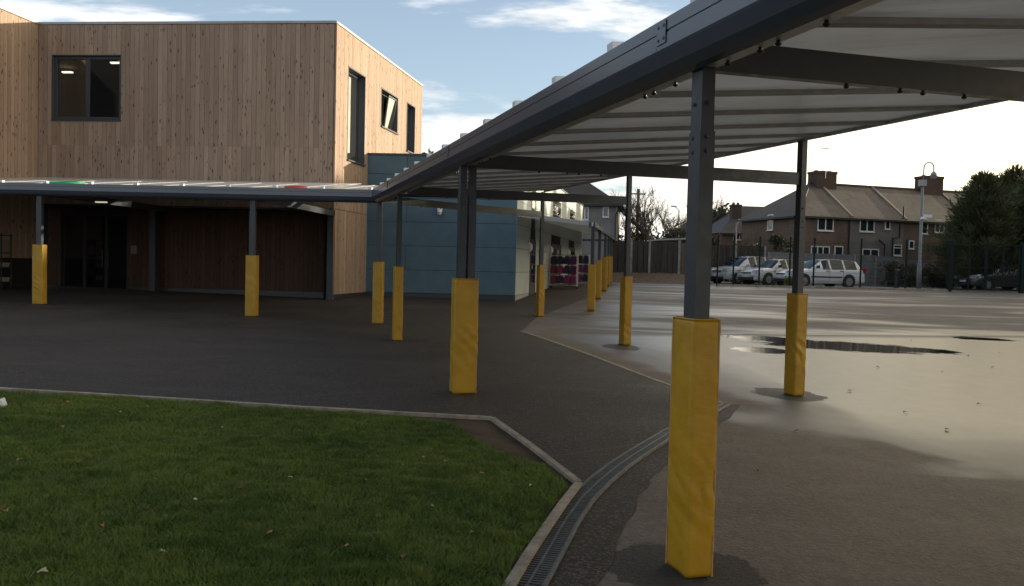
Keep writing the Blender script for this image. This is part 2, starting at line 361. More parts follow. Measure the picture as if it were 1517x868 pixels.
def tarmac_new(name='new_dark_tarmac', base=(.0225, .0182, .0148)):
    ma = bpy.data.materials.new(name); ma.use_nodes = True; t = NT(ma.node_tree); p = t.pos()
    nb = t.noise(p, .6, 6, .6); nf = t.noise(p, 48, 3, .7); nm = t.noise(p, 17, 5, .65)
    col = t.mix(t.mapr(nb, .3, .7), tuple(x*.62 for x in base), tuple(x*1.4 for x in base)); col = t.mix(t.mapr(nf, .50, .62, 0, .95), col, tuple(x*4.2 for x in base)); col = t.mix(t.mapr(nm, .5, .75, 0, .6), col, tuple(x*.4 for x in base))
    st = t.noise(t.mapping(p, (.3, 2.0, 1), (0, 0, 0), (0, 0, .35)), .8, 5, .6); col = t.mix(t.mapr(st, .55, .75, 0, .5), col, tuple(x*2.4 for x in base)); col = t.mix(t.mapr(t.noise(p, .25, 6, .7), .5, .7, 0, .6), col, tuple(x*1.9 for x in base)); seam = t.math('ABSOLUTE', t.math('SUBTRACT', t.math('FRACT', t.math('ADD', t.math('MULTIPLY', t.n('ShaderNodeSeparateXYZ', {0: t.mapping(p, (1, 1, 1), (0, 0, 0), (0, 0, .9))}).outputs[0], .31), t.math('MULTIPLY', nb, .06))), .5)); col = t.mix(t.mapr(seam, 0, .012, .45, 0), col, tuple(x*3.4 for x in base))
    b = t.n('ShaderNodeBsdfPrincipled', {'Base Color': col, 'Roughness': t.mapr(nb, .3, .7, .62, .82), 'Specular IOR Level': .28, 'Normal': t.bump(t.math('ADD', nf, nm), .7, .006)})
    t.n('ShaderNodeOutputMaterial', {'Surface': b.outputs[0]}); return ma
PATCH = [(G(1012, 842), .40, .36, 0.0), (G(1166, 584), .46, .50, 3.0), (G(920, 514), .36, .50, 6.0)]
m_old = tarmac_old(); m_new = tarmac_new(); m_patch = tarmac_new('patch_tarmac', (.020, .018, .017))

# ------------------------------------------------------------------ ground
def interp_line(pts): 
    pts = sorted((p.x, p.y) for p in pts); xs = [p[0] for p in pts]; ys = [p[1] for p in pts]
    return lambda x: float(np.interp(x, xs, ys))
strip_px = ((772, 491), (812, 504), (866, 523), (928, 547), (990, 571), (1030, 584), (1071, 598))
def seg_d(x, y, a, b):
    dx, dy = b.x-a.x, b.y-a.y; t = max(0, min(1, ((x-a.x)*dx+(y-a.y)*dy)/(dx*dx+dy*dy))); return math.hypot(x-a.x-dx*t, y-a.y-dy*t)
strip_w = [G(*q) for q in strip_px]; wet2 = G(1455, 702)
near_b = interp_line([G(*q) for q in ((1062, 622), (1110, 634), (1190, 640), (1300, 655), (1400, 684), (1517, 712))])
far_b = interp_line([G(*q) for q in ((800, 494), (1000, 495), (1250, 497), (1517, 498))])
pud_c = [(G(1250, 513), 2.1, .95), (G(1140, 502), 1.3, .55), (G(1350, 518), 1.1, .5), (G(1455, 502), .9, .35), (G(1130, 519), .7, .5)]
def grid(x0, x1, st, far): 
    a = list(np.arange(x0, x1+1e-6, st)); lo, hi = [], []; q = st
    v = x1
    while v < far: q *= 1.35; v += q; hi.append(v)
    q = st; v = x0
    while v > -far: q *= 1.35; v -= q; lo.append(v)
    return lo[::-1]+a+hi
gx = grid(-22, 34, .28, 1500); gy = grid(-4, 46, .28, 1500)
nx, ny = len(gx), len(gy)
vv = np.zeros((ny*nx, 3)); wetv = np.zeros(ny*nx); pudv = np.zeros(ny*nx); farv = np.zeros(ny*nx)
k = 0
for y in gy:
    for x in gx:
        vv[k] = (x, y, g(x, y)); fb = far_b(x)
        wv_ = min((y-near_b(x))*.8, (fb-y)*4.0)
        if -1 < x < 4 and 8 < y < 19: wv_ = min(wv_, min(seg_d(x, y, a_, b_) for a_, b_ in zip(strip_w[:-1], strip_w[1:]))*1.1-.45)
        wv_ = max(wv_, .55-math.hypot((x-wet2.x)/1.3, (y-wet2.y)/.35)) if y < near_b(x)+.5 else wv_
        wetv[k] = max(-3, min(3, wv_))
        farv[k] = max(-1, min(1, y-fb))
        pudv[k] = max(-2, max(1-math.hypot((x-c.x)/a, (y-c.y)/b) for c, a, b in pud_c)); k += 1
ii = np.arange((ny-1)*(nx-1)); rr_, cc_ = ii//(nx-1), ii % (nx-1); a = rr_*nx+cc_
faces = np.stack([a, a+1, a+nx+1, a+nx], 1)
def np_mesh(name, verts, faces, mt, smooth=True):
    me = bpy.data.meshes.new(name); nv, nf, k = len(verts), len(faces), faces.shape[1]
    me.vertices.add(nv); me.vertices.foreach_set('co', np.asarray(verts, 'f').ravel()); me.loops.add(nf*k); me.loops.foreach_set('vertex_index', faces.astype('i').ravel())
    me.polygons.add(nf); me.polygons.foreach_set('loop_start', np.arange(0, nf*k, k, dtype='i')); me.polygons.foreach_set('loop_total', np.full(nf, k, 'i'))
    if smooth: me.polygons.foreach_set('use_smooth', np.ones(nf, bool))
    me.update(calc_edges=True); me.materials.append(mt); return me
gm = np_mesh('ground', vv, faces, m_old)
for nm_, arr in (('wet', wetv), ('puddle', pudv), ('farzone', farv)):
    at = gm.attributes.new(nm_, 'FLOAT', 'POINT'); at.data.foreach_set('value', arr.astype('f'))
ground = bpy.data.objects.new('ground', gm); COL.objects.link(ground); struct(ground)

def path_resample(pts, step):
    out = [pts[0].copy()]; 
    d = [0]
    for i in range(1, len(pts)): d.append(d[-1]+(pts[i]-pts[i-1]).length)
    n = max(1, round(d[-1]/step)); res = []
    for k in range(n+1):
        t = d[-1]*k/n
        for i in range(1, len(pts)):
            if t <= d[i]+1e-9: res.append(pts[i-1].lerp(pts[i], (t-d[i-1])/(d[i]-d[i-1]))); break
    return res
def sheet(name, pts, mt, lift, step=.8, parent=None):
    """flat sheet laid on the ground, cut into cells so that it follows the fall"""
    mb = MB(); xs = [p.x for p in pts]; ys = [p.y for p in pts]
    me = bpy.data.meshes.new(name); bm = bmesh.new(); vs = [bm.verts.new((p.x, p.y, 0)) for p in pts]; bm.faces.new(vs)
    for ax, lo, hi in ((0, min(xs), max(xs)), (1, min(ys), max(ys))):
        q = math.floor(lo/step)*step+step
        while q < hi:
            no = V((1, 0, 0)) if ax == 0 else V((0, 1, 0)); co = no*q
            bmesh.ops.bisect_plane(bm, geom=bm.verts[:]+bm.edges[:]+bm.faces[:], plane_co=co, plane_no=no); q += step
    bmesh.ops.triangulate(bm, faces=bm.faces[:])
    for v in bm.verts: v.co.z = g(v.co.x, v.co.y)+lift
    bmesh.ops.recalc_face_normals(bm, faces=bm.faces)
    for f in bm.faces:
        if f.normal.z < 0: f.normal_flip()
    bm.to_mesh(me); bm.free(); me.materials.append(mt)
    o = bpy.data.objects.new(name, me); COL.objects.link(o)
    return o
P2 = lambda *q: [G(*a) for a in q]
def wobble(pts, amp, sd):
    q = path_resample([V((p.x, p.y, 0)) for p in pts], .12); return [p+V((noise.noise(V((p.x*3, p.y*3, sd))), noise.noise(V((p.x*3, p.y*3, sd+9))), 0))*amp for p in q]
edge_new = P2((916, 421), (880, 437), (835, 455), (795, 470)) + P2(*strip_px) + wobble(P2((1098, 600), (1085, 614), (1068, 632), (1010, 668), (965, 708), (935, 755), (912, 805), (885, 868)), .05, 2)
new_poly = [V((-40, 40, 0)), V((2, 46, 0))] + edge_new + [V((.42, 3.0, 0)), V((.25, 1.5, 0)), V((.2, -3.5, 0)), V((-40, -3.5, 0))]
struct(sheet('new_tarmac', new_poly, m_new, .004))
def patch(px, py, rx, ry, sd, name='tarmac_patch'):
    c = G(px, py); pts = []
    for i in range(60):
        a = 2*math.pi*i/60; r = 1+.5*noise.noise(V((math.cos(a)*1.4, math.sin(a)*1.4, sd)))+.12*noise.noise(V((math.cos(a)*6, math.sin(a)*6, sd)))
        pts.append(V((c.x+math.cos(a)*rx*r, c.y+math.sin(a)*ry*r, 0)))
    return struct(sheet(name, pts, m_patch, .008, .3))

# ------------------------------------------------------------------ lawn
lawn_b = P2((-30, 579), (0, 581), (120, 588), (240, 595), (380, 604), (500, 612), (600, 617), (729, 624), (790, 668), (857, 721), (836, 748), (800, 801), (757, 868))
lawn_poly = [p.copy() for p in lawn_b] + [V((-.18, 3.0, 0)), V((-.5, 1.2, 0)), V((-.8, -3, 0)), V((-14, -3, 0)), V((-14, 8.6, 0))]
def in_poly(x, y, poly):
    c = False; n = len(poly); j = n-1
    for i in range(n):
        a, b = poly[i], poly[j]
        if (a.y > y) != (b.y > y) and x < (b.x-a.x)*(y-a.y)/(b.y-a.y)+a.x: c = not c
        j = i
    return c
def soil_mat():
    ma = bpy.data.materials.new('lawn_soil'); ma.use_nodes = True; t = NT(ma.node_tree); p = t.pos()
    n = t.noise(p, 3, 6, .65); n2 = t.noise(p, 35, 5, .7); col = t.mix(t.mapr(n, .35, .65), (.055, .040, .026), (.105, .074, .048)); col = t.mix(t.mapr(n2, .5, .75, 0, .7), col, (.028, .022, .015))
    b = t.n('ShaderNodeBsdfPrincipled', {'Base Color': col, 'Roughness': .95, 'Specular IOR Level': .15, 'Normal': t.bump(n2, .9, .03)}); t.n('ShaderNodeOutputMaterial', {'Surface': b.outputs[0]}); return ma
lawn = struct(sheet('lawn', lawn_poly, soil_mat(), .012, .4))
def grass_mat():
    ma = bpy.data.materials.new('grass_blades'); ma.use_nodes = True; t = NT(ma.node_tree); p = t.pos()
    n = t.noise(p, 1.1, 6, .65); n2 = t.noise(p, 7, 5, .6); n3 = t.noise(p, 160, 2); col = t.mix(t.mapr(n, .32, .68), (.060, .104, .016), (.140, .185, .030)); col = t.mix(t.mapr(n2, .5, .75, 0, .7), col, (.200, .210, .045)); col = t.mix(t.mapr(n3, .62, .76, 0, .7), col, (.20, .17, .07))
    d = t.n('ShaderNodeBsdfPrincipled', {'Base Color': col, 'Roughness': .55, 'Specular IOR Level': .3}).outputs[0]; tr = t.n('ShaderNodeBsdfTranslucent', {'Color': col}).outputs[0]
    t.n('ShaderNodeOutputMaterial', {'Surface': t.n('ShaderNodeMixShader', {0: .25, 1: d, 2: tr}).outputs[0]}); return ma
cor = G(729, 624); kl = [(lawn_b[i], lawn_b[i+1]) for i in range(len(lawn_b)-1)]
def grass_density(x, y):
    """bare soil along the kerb near the corner"""
    d1 = min(seg_d(x, y, lawn_b[i], lawn_b[i+1]) for i in range(4, 9)); n = noise.noise(V((x*2.2, y*2.2, 3.3)))
    wd = .10 + .42*math.exp(-((x-cor.x-.12)**2+(y-cor.y+.5)**2)/.9)
    d2 = min(seg_d(x, y, lawn_b[i], lawn_b[i+1]) for i in range(0, len(lawn_b)-1)); worn = .45+.55*sstep(-.35, .1, noise.noise(V((x*1.1, y*1.1, 8.0)))+.4*noise.noise(V((x*4, y*4, 2.0))))
    return sstep(wd-.07+n*.14, wd+.06+n*.14, d1)*sstep(.03, .10, d2+n*.04)*worn
NB = 380000
bx_ = []; tries = 0
while len(bx_) < NB:
    y = 2.9+5.6*random.random()**.9; xl = -.66*y-.5; x = xl+random.random()*(.9-xl)
    if not in_poly(x, y, lawn_poly): continue
    cl = noise.noise(V((x*7, y*7, 1.0)))
    if random.random() > .72+.45*cl: continue
    if random.random() > grass_density(x, y): continue
    bx_.append((x, y, cl))
pp = np.array(bx_); n = len(pp)
zz = np.array([g(x, y) for x, y, _ in bx_])+.012
hh = (.022+.024*rng.random(n))*(1+.5*pp[:, 2]); th = rng.random(n)*2*np.pi; wd_ = .0019+.0014*rng.random(n); lean = .010+.035*rng.random(n); la = rng.random(n)*2*np.pi
base = np.stack([pp[:, 0], pp[:, 1], zz], 1); sd_ = np.stack([np.cos(th), np.sin(th), 0*th], 1)*wd_[:, None]
le = np.stack([np.cos(la)*lean, np.sin(la)*lean, 0*la], 1)
mid = base+le*.35; mid[:, 2] += hh*.6; top = base+le; top[:, 2] += hh
gv = np.stack([base-sd_, base+sd_, mid+sd_*.8, mid-sd_*.8, top], 1).reshape(-1, 3)
k5 = np.arange(n)*5
gf = np.concatenate([np.stack([k5, k5+1, k5+2], 1), np.stack([k5, k5+2, k5+3], 1), np.stack([k5+3, k5+2, k5+4], 1)])
go = bpy.data.objects.new('grass', np_mesh('grass', gv, gf, grass_mat(), False)); COL.objects.link(go); stuff(go)
tag(go, 'short damp green grass covering the lawn', 'grass')

def gz(p, l=0.0): return V((p.x, p.y, g(p.x, p.y)+l))
# concrete edging of the lawn, one block after another
edging = thing('lawn_edging', 'pale concrete edging blocks around the lawn', 'edging', gz(cor))
unit_conc = unit(conc, 'edging_block')
def blocks(pts, step, w, h0, h1, parent, name='edging_block', gap=.006):
    q = path_resample(pts, step)
    for a, b in zip(q[:-1], q[1:]):
        a = gz(a); b = gz(b); d = (b-a); L = d.length; d.normalize(); s = d.cross(V((0, 0, 1))).normalized(); u_ = s.cross(d)
        M = Matrix.Identity(4); o = a+d*gap/2-s*w/2+u_*h0
        ax = d*(L-gap); ay = s*w; az = u_*(h1-h0)
        for i in range(3): M[i][0] = ax[i]; M[i][1] = ay[i]; M[i][2] = az[i]; M[i][3] = o[i]
        piece(name, unit_conc, M, parent)
flat = lambda l: [V((p.x, p.y, 0)) for p in l]
blocks(flat([V((-9.5, 8.35, 0))]+lawn_b[1:8]), .91, .05, -.1, .045, edging)
blocks(flat(lawn_b[7:10]), .91, .05, -.1, .042, edging)
kb = flat(lawn_b[9:]+[V((-.155, 3.0, 0)), V((-.47, 1.2, 0))])
blocks(kb, .50, .055, -.1, .034, edging)
# strip between the two surfaces
strip = thing('edging_strip', 'thin pale concrete strip between dark and worn tarmac', 'edging', gz(G(928, 547)))
blocks(flat(P2(*strip_px)), .91, .06, -.1, .012, strip, 'strip_block')

# ------------------------------------------------------------------ drain channel
dl = P2((763.4, 868), (801, 805.7), (832, 754), (859.4, 723.4), (890, 699.4), (934.8, 670.3), (992, 635.3)); dr = P2((804.5, 868), (835.4, 812.5), (862.8, 761), (886.8, 733.7), (921, 699.4), (958.8, 672), (992, 651.4))
ctr = [(a+b)/2 for a, b in zip(dl, dr)]; e = G(1071, 600); pre = ctr[0]+(ctr[0]-ctr[1])*1.4+V((-.05, 0, 0))
ctr = flat([pre+V((-.25, -1.2, 0)), pre]+ctr+[ctr[-1].lerp(e, .5), e])
q = path_resample(ctr, .5)
drain = thing('drain_channel', 'curved slotted steel drainage channel beside the lawn', 'drain', gz(q[4]))
def grating(L, Wd):
    mb = MB(); h = .012
    for y0, y1 in ((-Wd/2, -Wd/2+.010), (-.007, .007), (Wd/2-.010, Wd/2)): mb.box(0, L, y0, y1, 0, h)
    nb = int(L/.030)
    for i in range(nb):
        x = (i+.5)*L/nb
        for s0, s1 in ((-Wd/2+.010, -.007), (.007, Wd/2-.010)): mb.box(x-.006, x+.006, s0, s1, .001, h-.002)
    me = mb.mesh('grating'); me.materials.append(steel); return me
Wd = .152; gm_ = grating(1.0, Wd); lin = MB(); rim = MB()
SEGL = []
for a, b in zip(q[:-1], q[1:]):
    a = gz(a); b = gz(b); d = b-a; L = d.length; d.normalize(); s = d.cross(V((0, 0, 1))).normalized(); u_ = s.cross(d)
    if len(SEGL) == 0: gm_ = grating(L-.004, Wd)
    SEGL.append(L); M = Matrix.Identity(4); k = (L)/SEGL[0]
    for i in range(3): M[i][0] = d[i]*k; M[i][1] = -s[i]; M[i][2] = u_[i]; M[i][3] = a[i]+u_[i]*.008
    piece('grating', gm_, M, drain)
    lin.hexa([a-s*Wd/2+u_*.0055, a+s*Wd/2+u_*.0055, b+s*Wd/2+u_*.0055, b-s*Wd/2+u_*.0055, a-s*Wd/2+u_*.0075, a+s*Wd/2+u_*.0075, b+s*Wd/2+u_*.0075, b-s*Wd/2+u_*.0075])
    for sg in (-1, 1):
        c0 = s*sg*(Wd/2+.006); rim.beam(a+c0+u_*.01, b+c0+u_*.01, .010, .024)
lin.build('channel_shade', drain_in, drain); rim.build('rim', mat('drain_rim_steel', (.13, .13, .125), .6, .2, .3, 14), drain)  # shallow black sheet stands in for the shade of a deep channel

# ------------------------------------------------------------------ canopies
aR = V((-.273, .962, 0)); wR = V((.962, .273, 0)); PR = V((.945, 4.24, 0)); ZUP = V((0, 0, 1))
def zR(s): return 2.57+.0175*s
aL = V((-.9963, .086, 0)); wL = V((.086, .9963, 0)); PL = PR+aR*13.80
zL0 = zR(13.8)
def zL(s): return zL0+.004*s
M_in = PL.copy(); M_out = PR+aR*16.26+wR*4.38          # ends of the mitre
RISE_R, RISE_L = .093, .125
def roofR(s, n): 
    p = PR+aR*s+wR*n; p.z = zR(s)+.235+RISE_R*n; return p
def roofL(s, n):
    p = PL+aL*s+wL*n; p.z = zL(s)+.235+RISE_L*n; return p
GUT = [(-.055, -.005), (-.10, .005), (-.150, .04), (-.185, .10), (-.190, .112), (-.190, .185), (-.184, .188), (-.184, .196), (-.190, .199), (-.190, .262), (-.150, .262), (-.150, .15), (-.055, .08)]
def strips(par, P, A, W, zf, rf, s0, s1, sp, nmax, mitre_keep, phase, roofsec):
    """roof panels, roof bars and bar end caps of one canopy"""
    mp = M_in.copy(); md = (M_out-M_in); md.z = 0; mn = V((md.y, -md.x, 0)).normalized()
    if (P+A*((s0+s1)/2)+W*1.5-mp).dot(mn)*1 < 0: mn = -mn
    cell = []; s = s0+phase
    edges = [s0]
    while s < s1+8: edges.append(s); s += sp
    for e0, e1 in zip(edges[:-1], edges[1:]):
        flatq = [P+A*e0-W*.15, P+A*e1-W*.15, P+A*e1+W*nmax, P+A*e0+W*nmax]
        for f in flatq: f.z = 0
        pl = clip(flatq, mp, mn)
        if len(pl) >= 3:
            mb = MB(); tops = []
            for f in pl:
                r = f-P; ss = r.dot(A); nn = r.dot(W); tops.append(rf(ss, nn))
            k = len(mb.v); n_ = len(tops); mb.v += tops+[t-V((0, 0, .022)) for t in tops]; mb.f += [tuple(range(n_)), tuple(range(2*n_-1, n_-1, -1))]+[(j, (j+1) % n_, n_+(j+1) % n_, n_+j) for j in range(n_)]
            mb.build('roof_panel', opal, par)
    for e_ in edges[1:]:
        a0 = P+A*e_-W*.165; b0 = P+A*e_+W*nmax; a0.z = b0.z = 0
        da = (a0-mp).dot(mn); db = (b0-mp).dot(mn); t0, t1 = 0., 1.
        if da < 0 and db < 0: continue
        if da < 0: t0 = da/(da-db)
        if db < 0: t1 = da/(da-db)
        L = nmax+.165; n0 = -.165+L*t0; n1 = -.165+L*t1
        if n1-n0 < .12: continue
        mb = MB(); mb.beam(rf(e_, n0)+V((0, 0, .005)), rf(e_, n1)+V((0, 0, .005)), .05, .010); mb.beam(rf(e_, n0)-V((0, 0, .040)), rf(e_, n1)-V((0, 0, .040)), .085, .032)
        o = mb.build('roof_bar', bar_m, par)
        if n0 < -.1:
            c = rf(e_, n0); mb = MB(); mb.beam(c-W*.010+V((0, 0, .058)), c+W*.07+V((0, 0, .062)), .085, .075); mb.build('end_cap', capm, o)
def post(par, base, zt, A, dx=.110, dy=.072, z_sleeve=None, name='post'):
    zb = g(base.x, base.y)-.05; fr = Fr(base, A, A.cross(ZUP)); mb = MB()
    zs = zb+2.3
    mb.fbox(fr, -dx/2, dx/2, zb, zt, -dy/2, dy/2); 
    if zt-zs > .15:
        mb.fbox(fr, -dx/2-.005, dx/2+.005, zb+1.3, zs, -dy/2-.005, dy/2+.005)
        for z in (zs-.1, zs-.03, zs+.14):
            for sg in (1, -1): mb.dome(fr.p(.018, z, sg*(dy/2+.005)), .011, fr.n*sg, 6); mb.dome(fr.p(-dx/2-.005, z, -.008), .011, -fr.u, 6)
    return mb.build(name, slate, par)
_b = MB(); _b.tube([V((0, 0, .01)), V((0, 0, -.010))], .009, 6); _b.dome(V((0, 0, -.008)), .016, (0, 0, -1), 8, .9); BOLT = _b.mesh('bolt_cap'); BOLT.materials.append(bolt_m)
def bolts(par, pts, r=.016):
    for p in pts: piece('bolt_cap', BOLT, Matrix.Translation(p), par)
cR = thing('walkway_canopy', 'grey steel canopy with opal roof crossing beside the wet playground', 'canopy', gz(PR))
for s in (-5.42, 0, 5.42, 10.84):
    if s == 5.42:
        post(cR, PR+aR*s-wR*.055, zR(s)+.05, aR); post(cR, PR+aR*s+wR*.055, zR(s)+.05, aR)
    else: post(cR, PR+aR*s, zR(s)+.05, aR)
    b = PR+aR*s+wR*4.36; post(cR, b, zR(s)+.235+RISE_R*4.36-.06, aR)
    p0 = PR+aR*s+wR*.03; p1 = PR+aR*s+wR*4.33; p0.z = zR(s)+.075; p1.z = zR(s)+.09
    MB().beam(p0, p1, .06, .155).build('cross_beam', slate, cR)
    bolts(cR, [p0.lerp(p1, t)-V((0, 0, .078)) for t in (.19, .27, .305, .37)])
    bolts(cR, [PR+aR*(s+d)+wR*.02+V((0, 0, zR(s+d)+.005)) for d in (-.95, -.62, -.48, -.2, .35, .62, .74)])
PM = M_out
post(cR, M_out, zR(16.26)+.235+RISE_R*4.38-.06, aR)
p0 = M_in.copy(); p0.z = zL0+.085; p1 = M_out.copy(); p1.z = zR(16.26)+.02
MB().beam(p0, p1, .06, .15).build('mitre_beam', slate, cR); bolts(cR, [p0.lerp(p1, t)-V((0, 0, .075)) for t in (.15, .22, .26, .33, .7, .8)])
for s0, s1 in ((-7.0, .16), (.163, 5.7), (5.703, 11.2), (11.203, 13.87)):
    a = PR+aR*s0; a.z = zR(s0); b = PR+aR*s1; b.z = zR(s1); MB().prism(GUT, a, b, wR, ZUP).build('gutter', slate_gut, cR)
    c = PR+aR*(s1-.06)-wR*.192; c.z = zR(s1)+.19
    o = MB(); fr = Fr(c, aR, -wR); o.fbox(fr, -.05, .05, c.z-.055, c.z+.06, 0, .004)
    for du, dz in ((-.03, .035), (.03, .035), (-.03, -.03), (.03, -.03)): o.dome(fr.p(du, c.z+dz, .004), .009, fr.n, 6)
    o.build('joint_plate', slate_gut, cR)
a = PR+aR*-7+wR*.0; b = PR+aR*13.8; a.z = zR(-7)+.05; b.z = zR(13.8)+.05
MB().prism([(-.05, -.04), (.05, -.04), (.05, .0), (-.05, .0)], a, b, wR, ZUP).build('eave_flange', flange_m, cR)
a = PR+aR*-7+wR*4.42; b = M_out+wR*.04; a.z = zR(-7)+.235+RISE_R*4.42-.03; b.z = zR(16.26)+.235+RISE_R*4.42-.03
MB().prism([(-.02, -.03), (.03, -.03), (.03, .06), (-.02, .06)], a, b, wR, ZUP).build('roof_edge_trim', flange_m, cR)
strips(cR, PR, aR, wR, zR, roofR, -7.0, 16.3, 1.045, 4.45, True, .52, None)

cL = thing('building_canopy', 'grey steel canopy with white opal roof along the timber building', 'canopy', gz(PL))
post(cL, PL, zL0+.05, aL)
for s in (2.75, 7.55, 12.4):
    post(cL, PL+aL*s, zL(s)+.05, aL)
    p0 = PL+aL*s+wL*.04; p1 = PL+aL*s+wL*5.72; p0.z = zL(s)+.085; p1.z = zL(s)+.09; MB().beam(p0, p1, .06, .15).build('cross_beam', slate, cL)
for s0, s1 in ((-.02, 5.5), (5.503, 14.0)):
    a = PL+aL*s0; a.z = zL(s0); b = PL+aL*s1; b.z = zL(s1); MB().prism(GUT, a, b, wL, ZUP).build('gutter', slate_gut, cL)
a = PL+aL*0; b = PL+aL*14; a.z = zL(0)+.05; b.z = zL(14)+.05
MB().prism([(-.05, -.04), (.05, -.04), (.05, .0), (-.05, .0)], a, b, wL, ZUP).build('eave_flange', flange_m, cL)
p0 = M_out.copy(); p1 = PL+aL*14+wL*4.0; p0.z = zL(0)+.09; p1.z = zL(14)+.5
MB().beam(V((p0.x, p0.y, zL(0)+.50)), p1, .06, .12).build('rear_beam', slate, cL)
strips(cL, PL, aL, wL, zL, roofL, -4.2, 14.0, 1.02, 4.15, True, .3, None)

for k in range(12):          # rear bay of the roof, up to the boarded wall
    s0 = 2.0+k; dn = V((0, 0, .022)); q4 = [roofL(s0, 4.152), roofL(s0+.994, 4.152), roofL(s0+.994, 5.80), roofL(s0, 5.80)]
    MB().hexa([v-dn for v in q4]+q4).build('roof_panel', opal, cL)
# ------------------------------------------------------------------ yellow post pads
def pad(base, A, dx, dy, h, sd, label, group=None, detail=True):
    zb = g(base.x, base.y)+.005; W_ = A.cross(ZUP); o = thing('post_pad', label, 'post pad', V((base.x, base.y, zb)), group)
    mb = MB(); nr = 64 if detail else 16; sec = []
    r = .016; ns = 10 if detail else 3
    cs = [(dx/2, dy/2), (-dx/2, dy/2), (-dx/2, -dy/2), (dx/2, -dy/2)]
    for i in range(4):
        ang0 = i*math.pi/2; cx_, cy_ = cs[i]; sx, sy = (1 if cx_ > 0 else -1), (1 if cy_ > 0 else -1)
        for j in range(3):
            a = ang0+j*math.pi/4; sec.append((cx_-sx*r+r*math.cos(a), cy_-sy*r+r*math.sin(a)))
        nx_, ny_ = cs[(i+1) % 4]; ln = math.hypot(nx_-cx_, ny_-cy_)
        for j in range(1, ns):
            t = j/ns; ex, ey = (nx_-cx_), (ny_-cy_); t2 = (r+t*(ln-2*r))/ln; sec.append((cx_+ex*t2, cy_+ey*t2))
    n = len(sec)
    for i in range(nr+1):
        z = h*i/nr; f = i/nr
        for x, y in sec:
            k = 1.0
            q = V((x*5+sd*3.1, y*5+sd, z*4)); d = noise.noise(q)*.004
            fold = noise.noise(V((x*6+sd, y*6, z*13+x*9*(1 if y > 0 else -1)+y*11)))*.012*(.12+.88*math.exp(-((f-(.22+.25*((sd*.37) % 1)))/.16)**2))
            belly = .006*math.sin(math.pi*f)
            d += fold+belly
            if i in (0, nr): d -= .006
            L = math.hypot(x, y); mb.v.append(base+A*(x*(1+d/L))+W_*(y*(1+d/L))+V((0, 0, zb+z)))
    for i in range(nr):
        for j in range(n): mb.f.append((i*n+j, i*n+(j+1) % n, (i+1)*n+(j+1) % n, (i+1)*n+j))
    mb.f.append(tuple(reversed(range(n)))); mb.f.append(tuple(nr*n+j for j in range(n)))
    c = mb.build('cover', yellow, o, True)
    # closing seams up two edges and the folded welt at the top
    for sx, sy in ((-1, 1), (1, -1)):
        s_ = MB(); pts = []; 
        for i in range(0, nr+1, max(1, nr//32)):
            z = h*i/nr; wv = .002*noise.noise(V((sd, sx, z*9))); pts.append(base+A*(sx*(dx/2-.003+wv))+W_*(sy*(dy/2-.003+wv))+V((0, 0, zb+z)))
        s_.tube(pts, .0055, 5); s_.build('seam', seam_m, o)
    wl = MB(); ring = [base+A*(x*1.01)+W_*(y*1.01)+V((0, 0, zb+h)) for x, y in sec]; wl.tube(ring+[ring[0]], .0045, 5, False); wl.build('welt', yellow, o)
    return o
H = 1.3
gp = 'yellow pads on the walkway canopy posts'
pad(PR, aR, .225, .150, H, 1, 'tall yellow padded sleeve standing in a dark tarmac patch beside the drain', gp)
pad(PR+aR*5.42, aR, .19, .27, H, 2, 'wide yellow padded sleeve around a double post near the lawn corner', gp)
pad(PR+aR*10.84, aR, .20, .15, H, 3, 'narrow yellow padded sleeve beside the canopy corner post pad', gp)
pad(PL, aL, .20, .17, H, 4, 'yellow padded sleeve on the post where the two canopies meet', gp)
pad(PR+aR*5.42+wR*4.36, aR, .225, .15, H, 5, 'yellow padded sleeve standing at the edge of the puddle', gp)
pad(PR+aR*10.84+wR*4.36, aR, .225, .15, H, 6, 'yellow padded sleeve in a patch at the far edge of the pale wet area', gp)
pad(PR+wR*4.36, aR, .225, .15, H, 11, 'yellow padded sleeve on the outer post straight across from the dark tarmac patch', gp)
pad(M_out, aR, .225, .15, H, 7, 'yellow padded sleeve standing before the corner of the blue panelled wall', gp)
gq = 'yellow pads along the timber building'
pad(PL+aL*2.75, aL, .23, .16, H, 8, 'yellow padded sleeve before the boarded ground floor wall beside the sunlit corner', gq)
pad(PL+aL*7.55, aL, .23, .16, H, 9, 'yellow padded sleeve before the dark glazed entrance', gq)

# far lean-to canopy along the pale wing
AR = [(2.23, 23.3), (2.90, 27.9), (3.55, 32.0), (4.13, 36.0), (4.78, 40.6), (5.75, 47.0)]
aF = V((AR[5][0]-AR[0][0], AR[5][1]-AR[0][1], 0)).normalized(); wF = V((-aF.y, aF.x, 0))
cF = thing('lean_to_canopy', 'white lean-to canopy with slate posts along the pale panelled wing', 'canopy', gz(V((AR[0][0], AR[0][1], 0))))
FW0 = V((.1, 25.7, 0)); FWd = V((.1845, 1, 0)).normalized()
labs = ['first yellow padded sleeve in the lean-to canopy row, beside the bag trolleys', 'second yellow padded sleeve in the lean-to canopy row', 'third yellow padded sleeve in the lean-to canopy row', 'fourth yellow padded sleeve in the lean-to canopy row', 'fifth yellow padded sleeve in the lean-to canopy row', 'last yellow padded sleeve in the lean-to row, before the wooden fence']
ez = lambda t: 2.72+.40*t
for i, (x, y) in enumerate(AR):
    t = i/5; b = V((x, y, 0)); post(cF, b, ez(t)+.02, aF, .10, .10); pad(b, aF, .2, .21 if i == 0 else .19, H, 20+i, labs[i], 'yellow pads along the lean-to canopy', False)
o0 = V((AR[0][0], AR[0][1], 0))-aF*.1; o1 = V((AR[5][0], AR[5][1], 0))+aF*.6
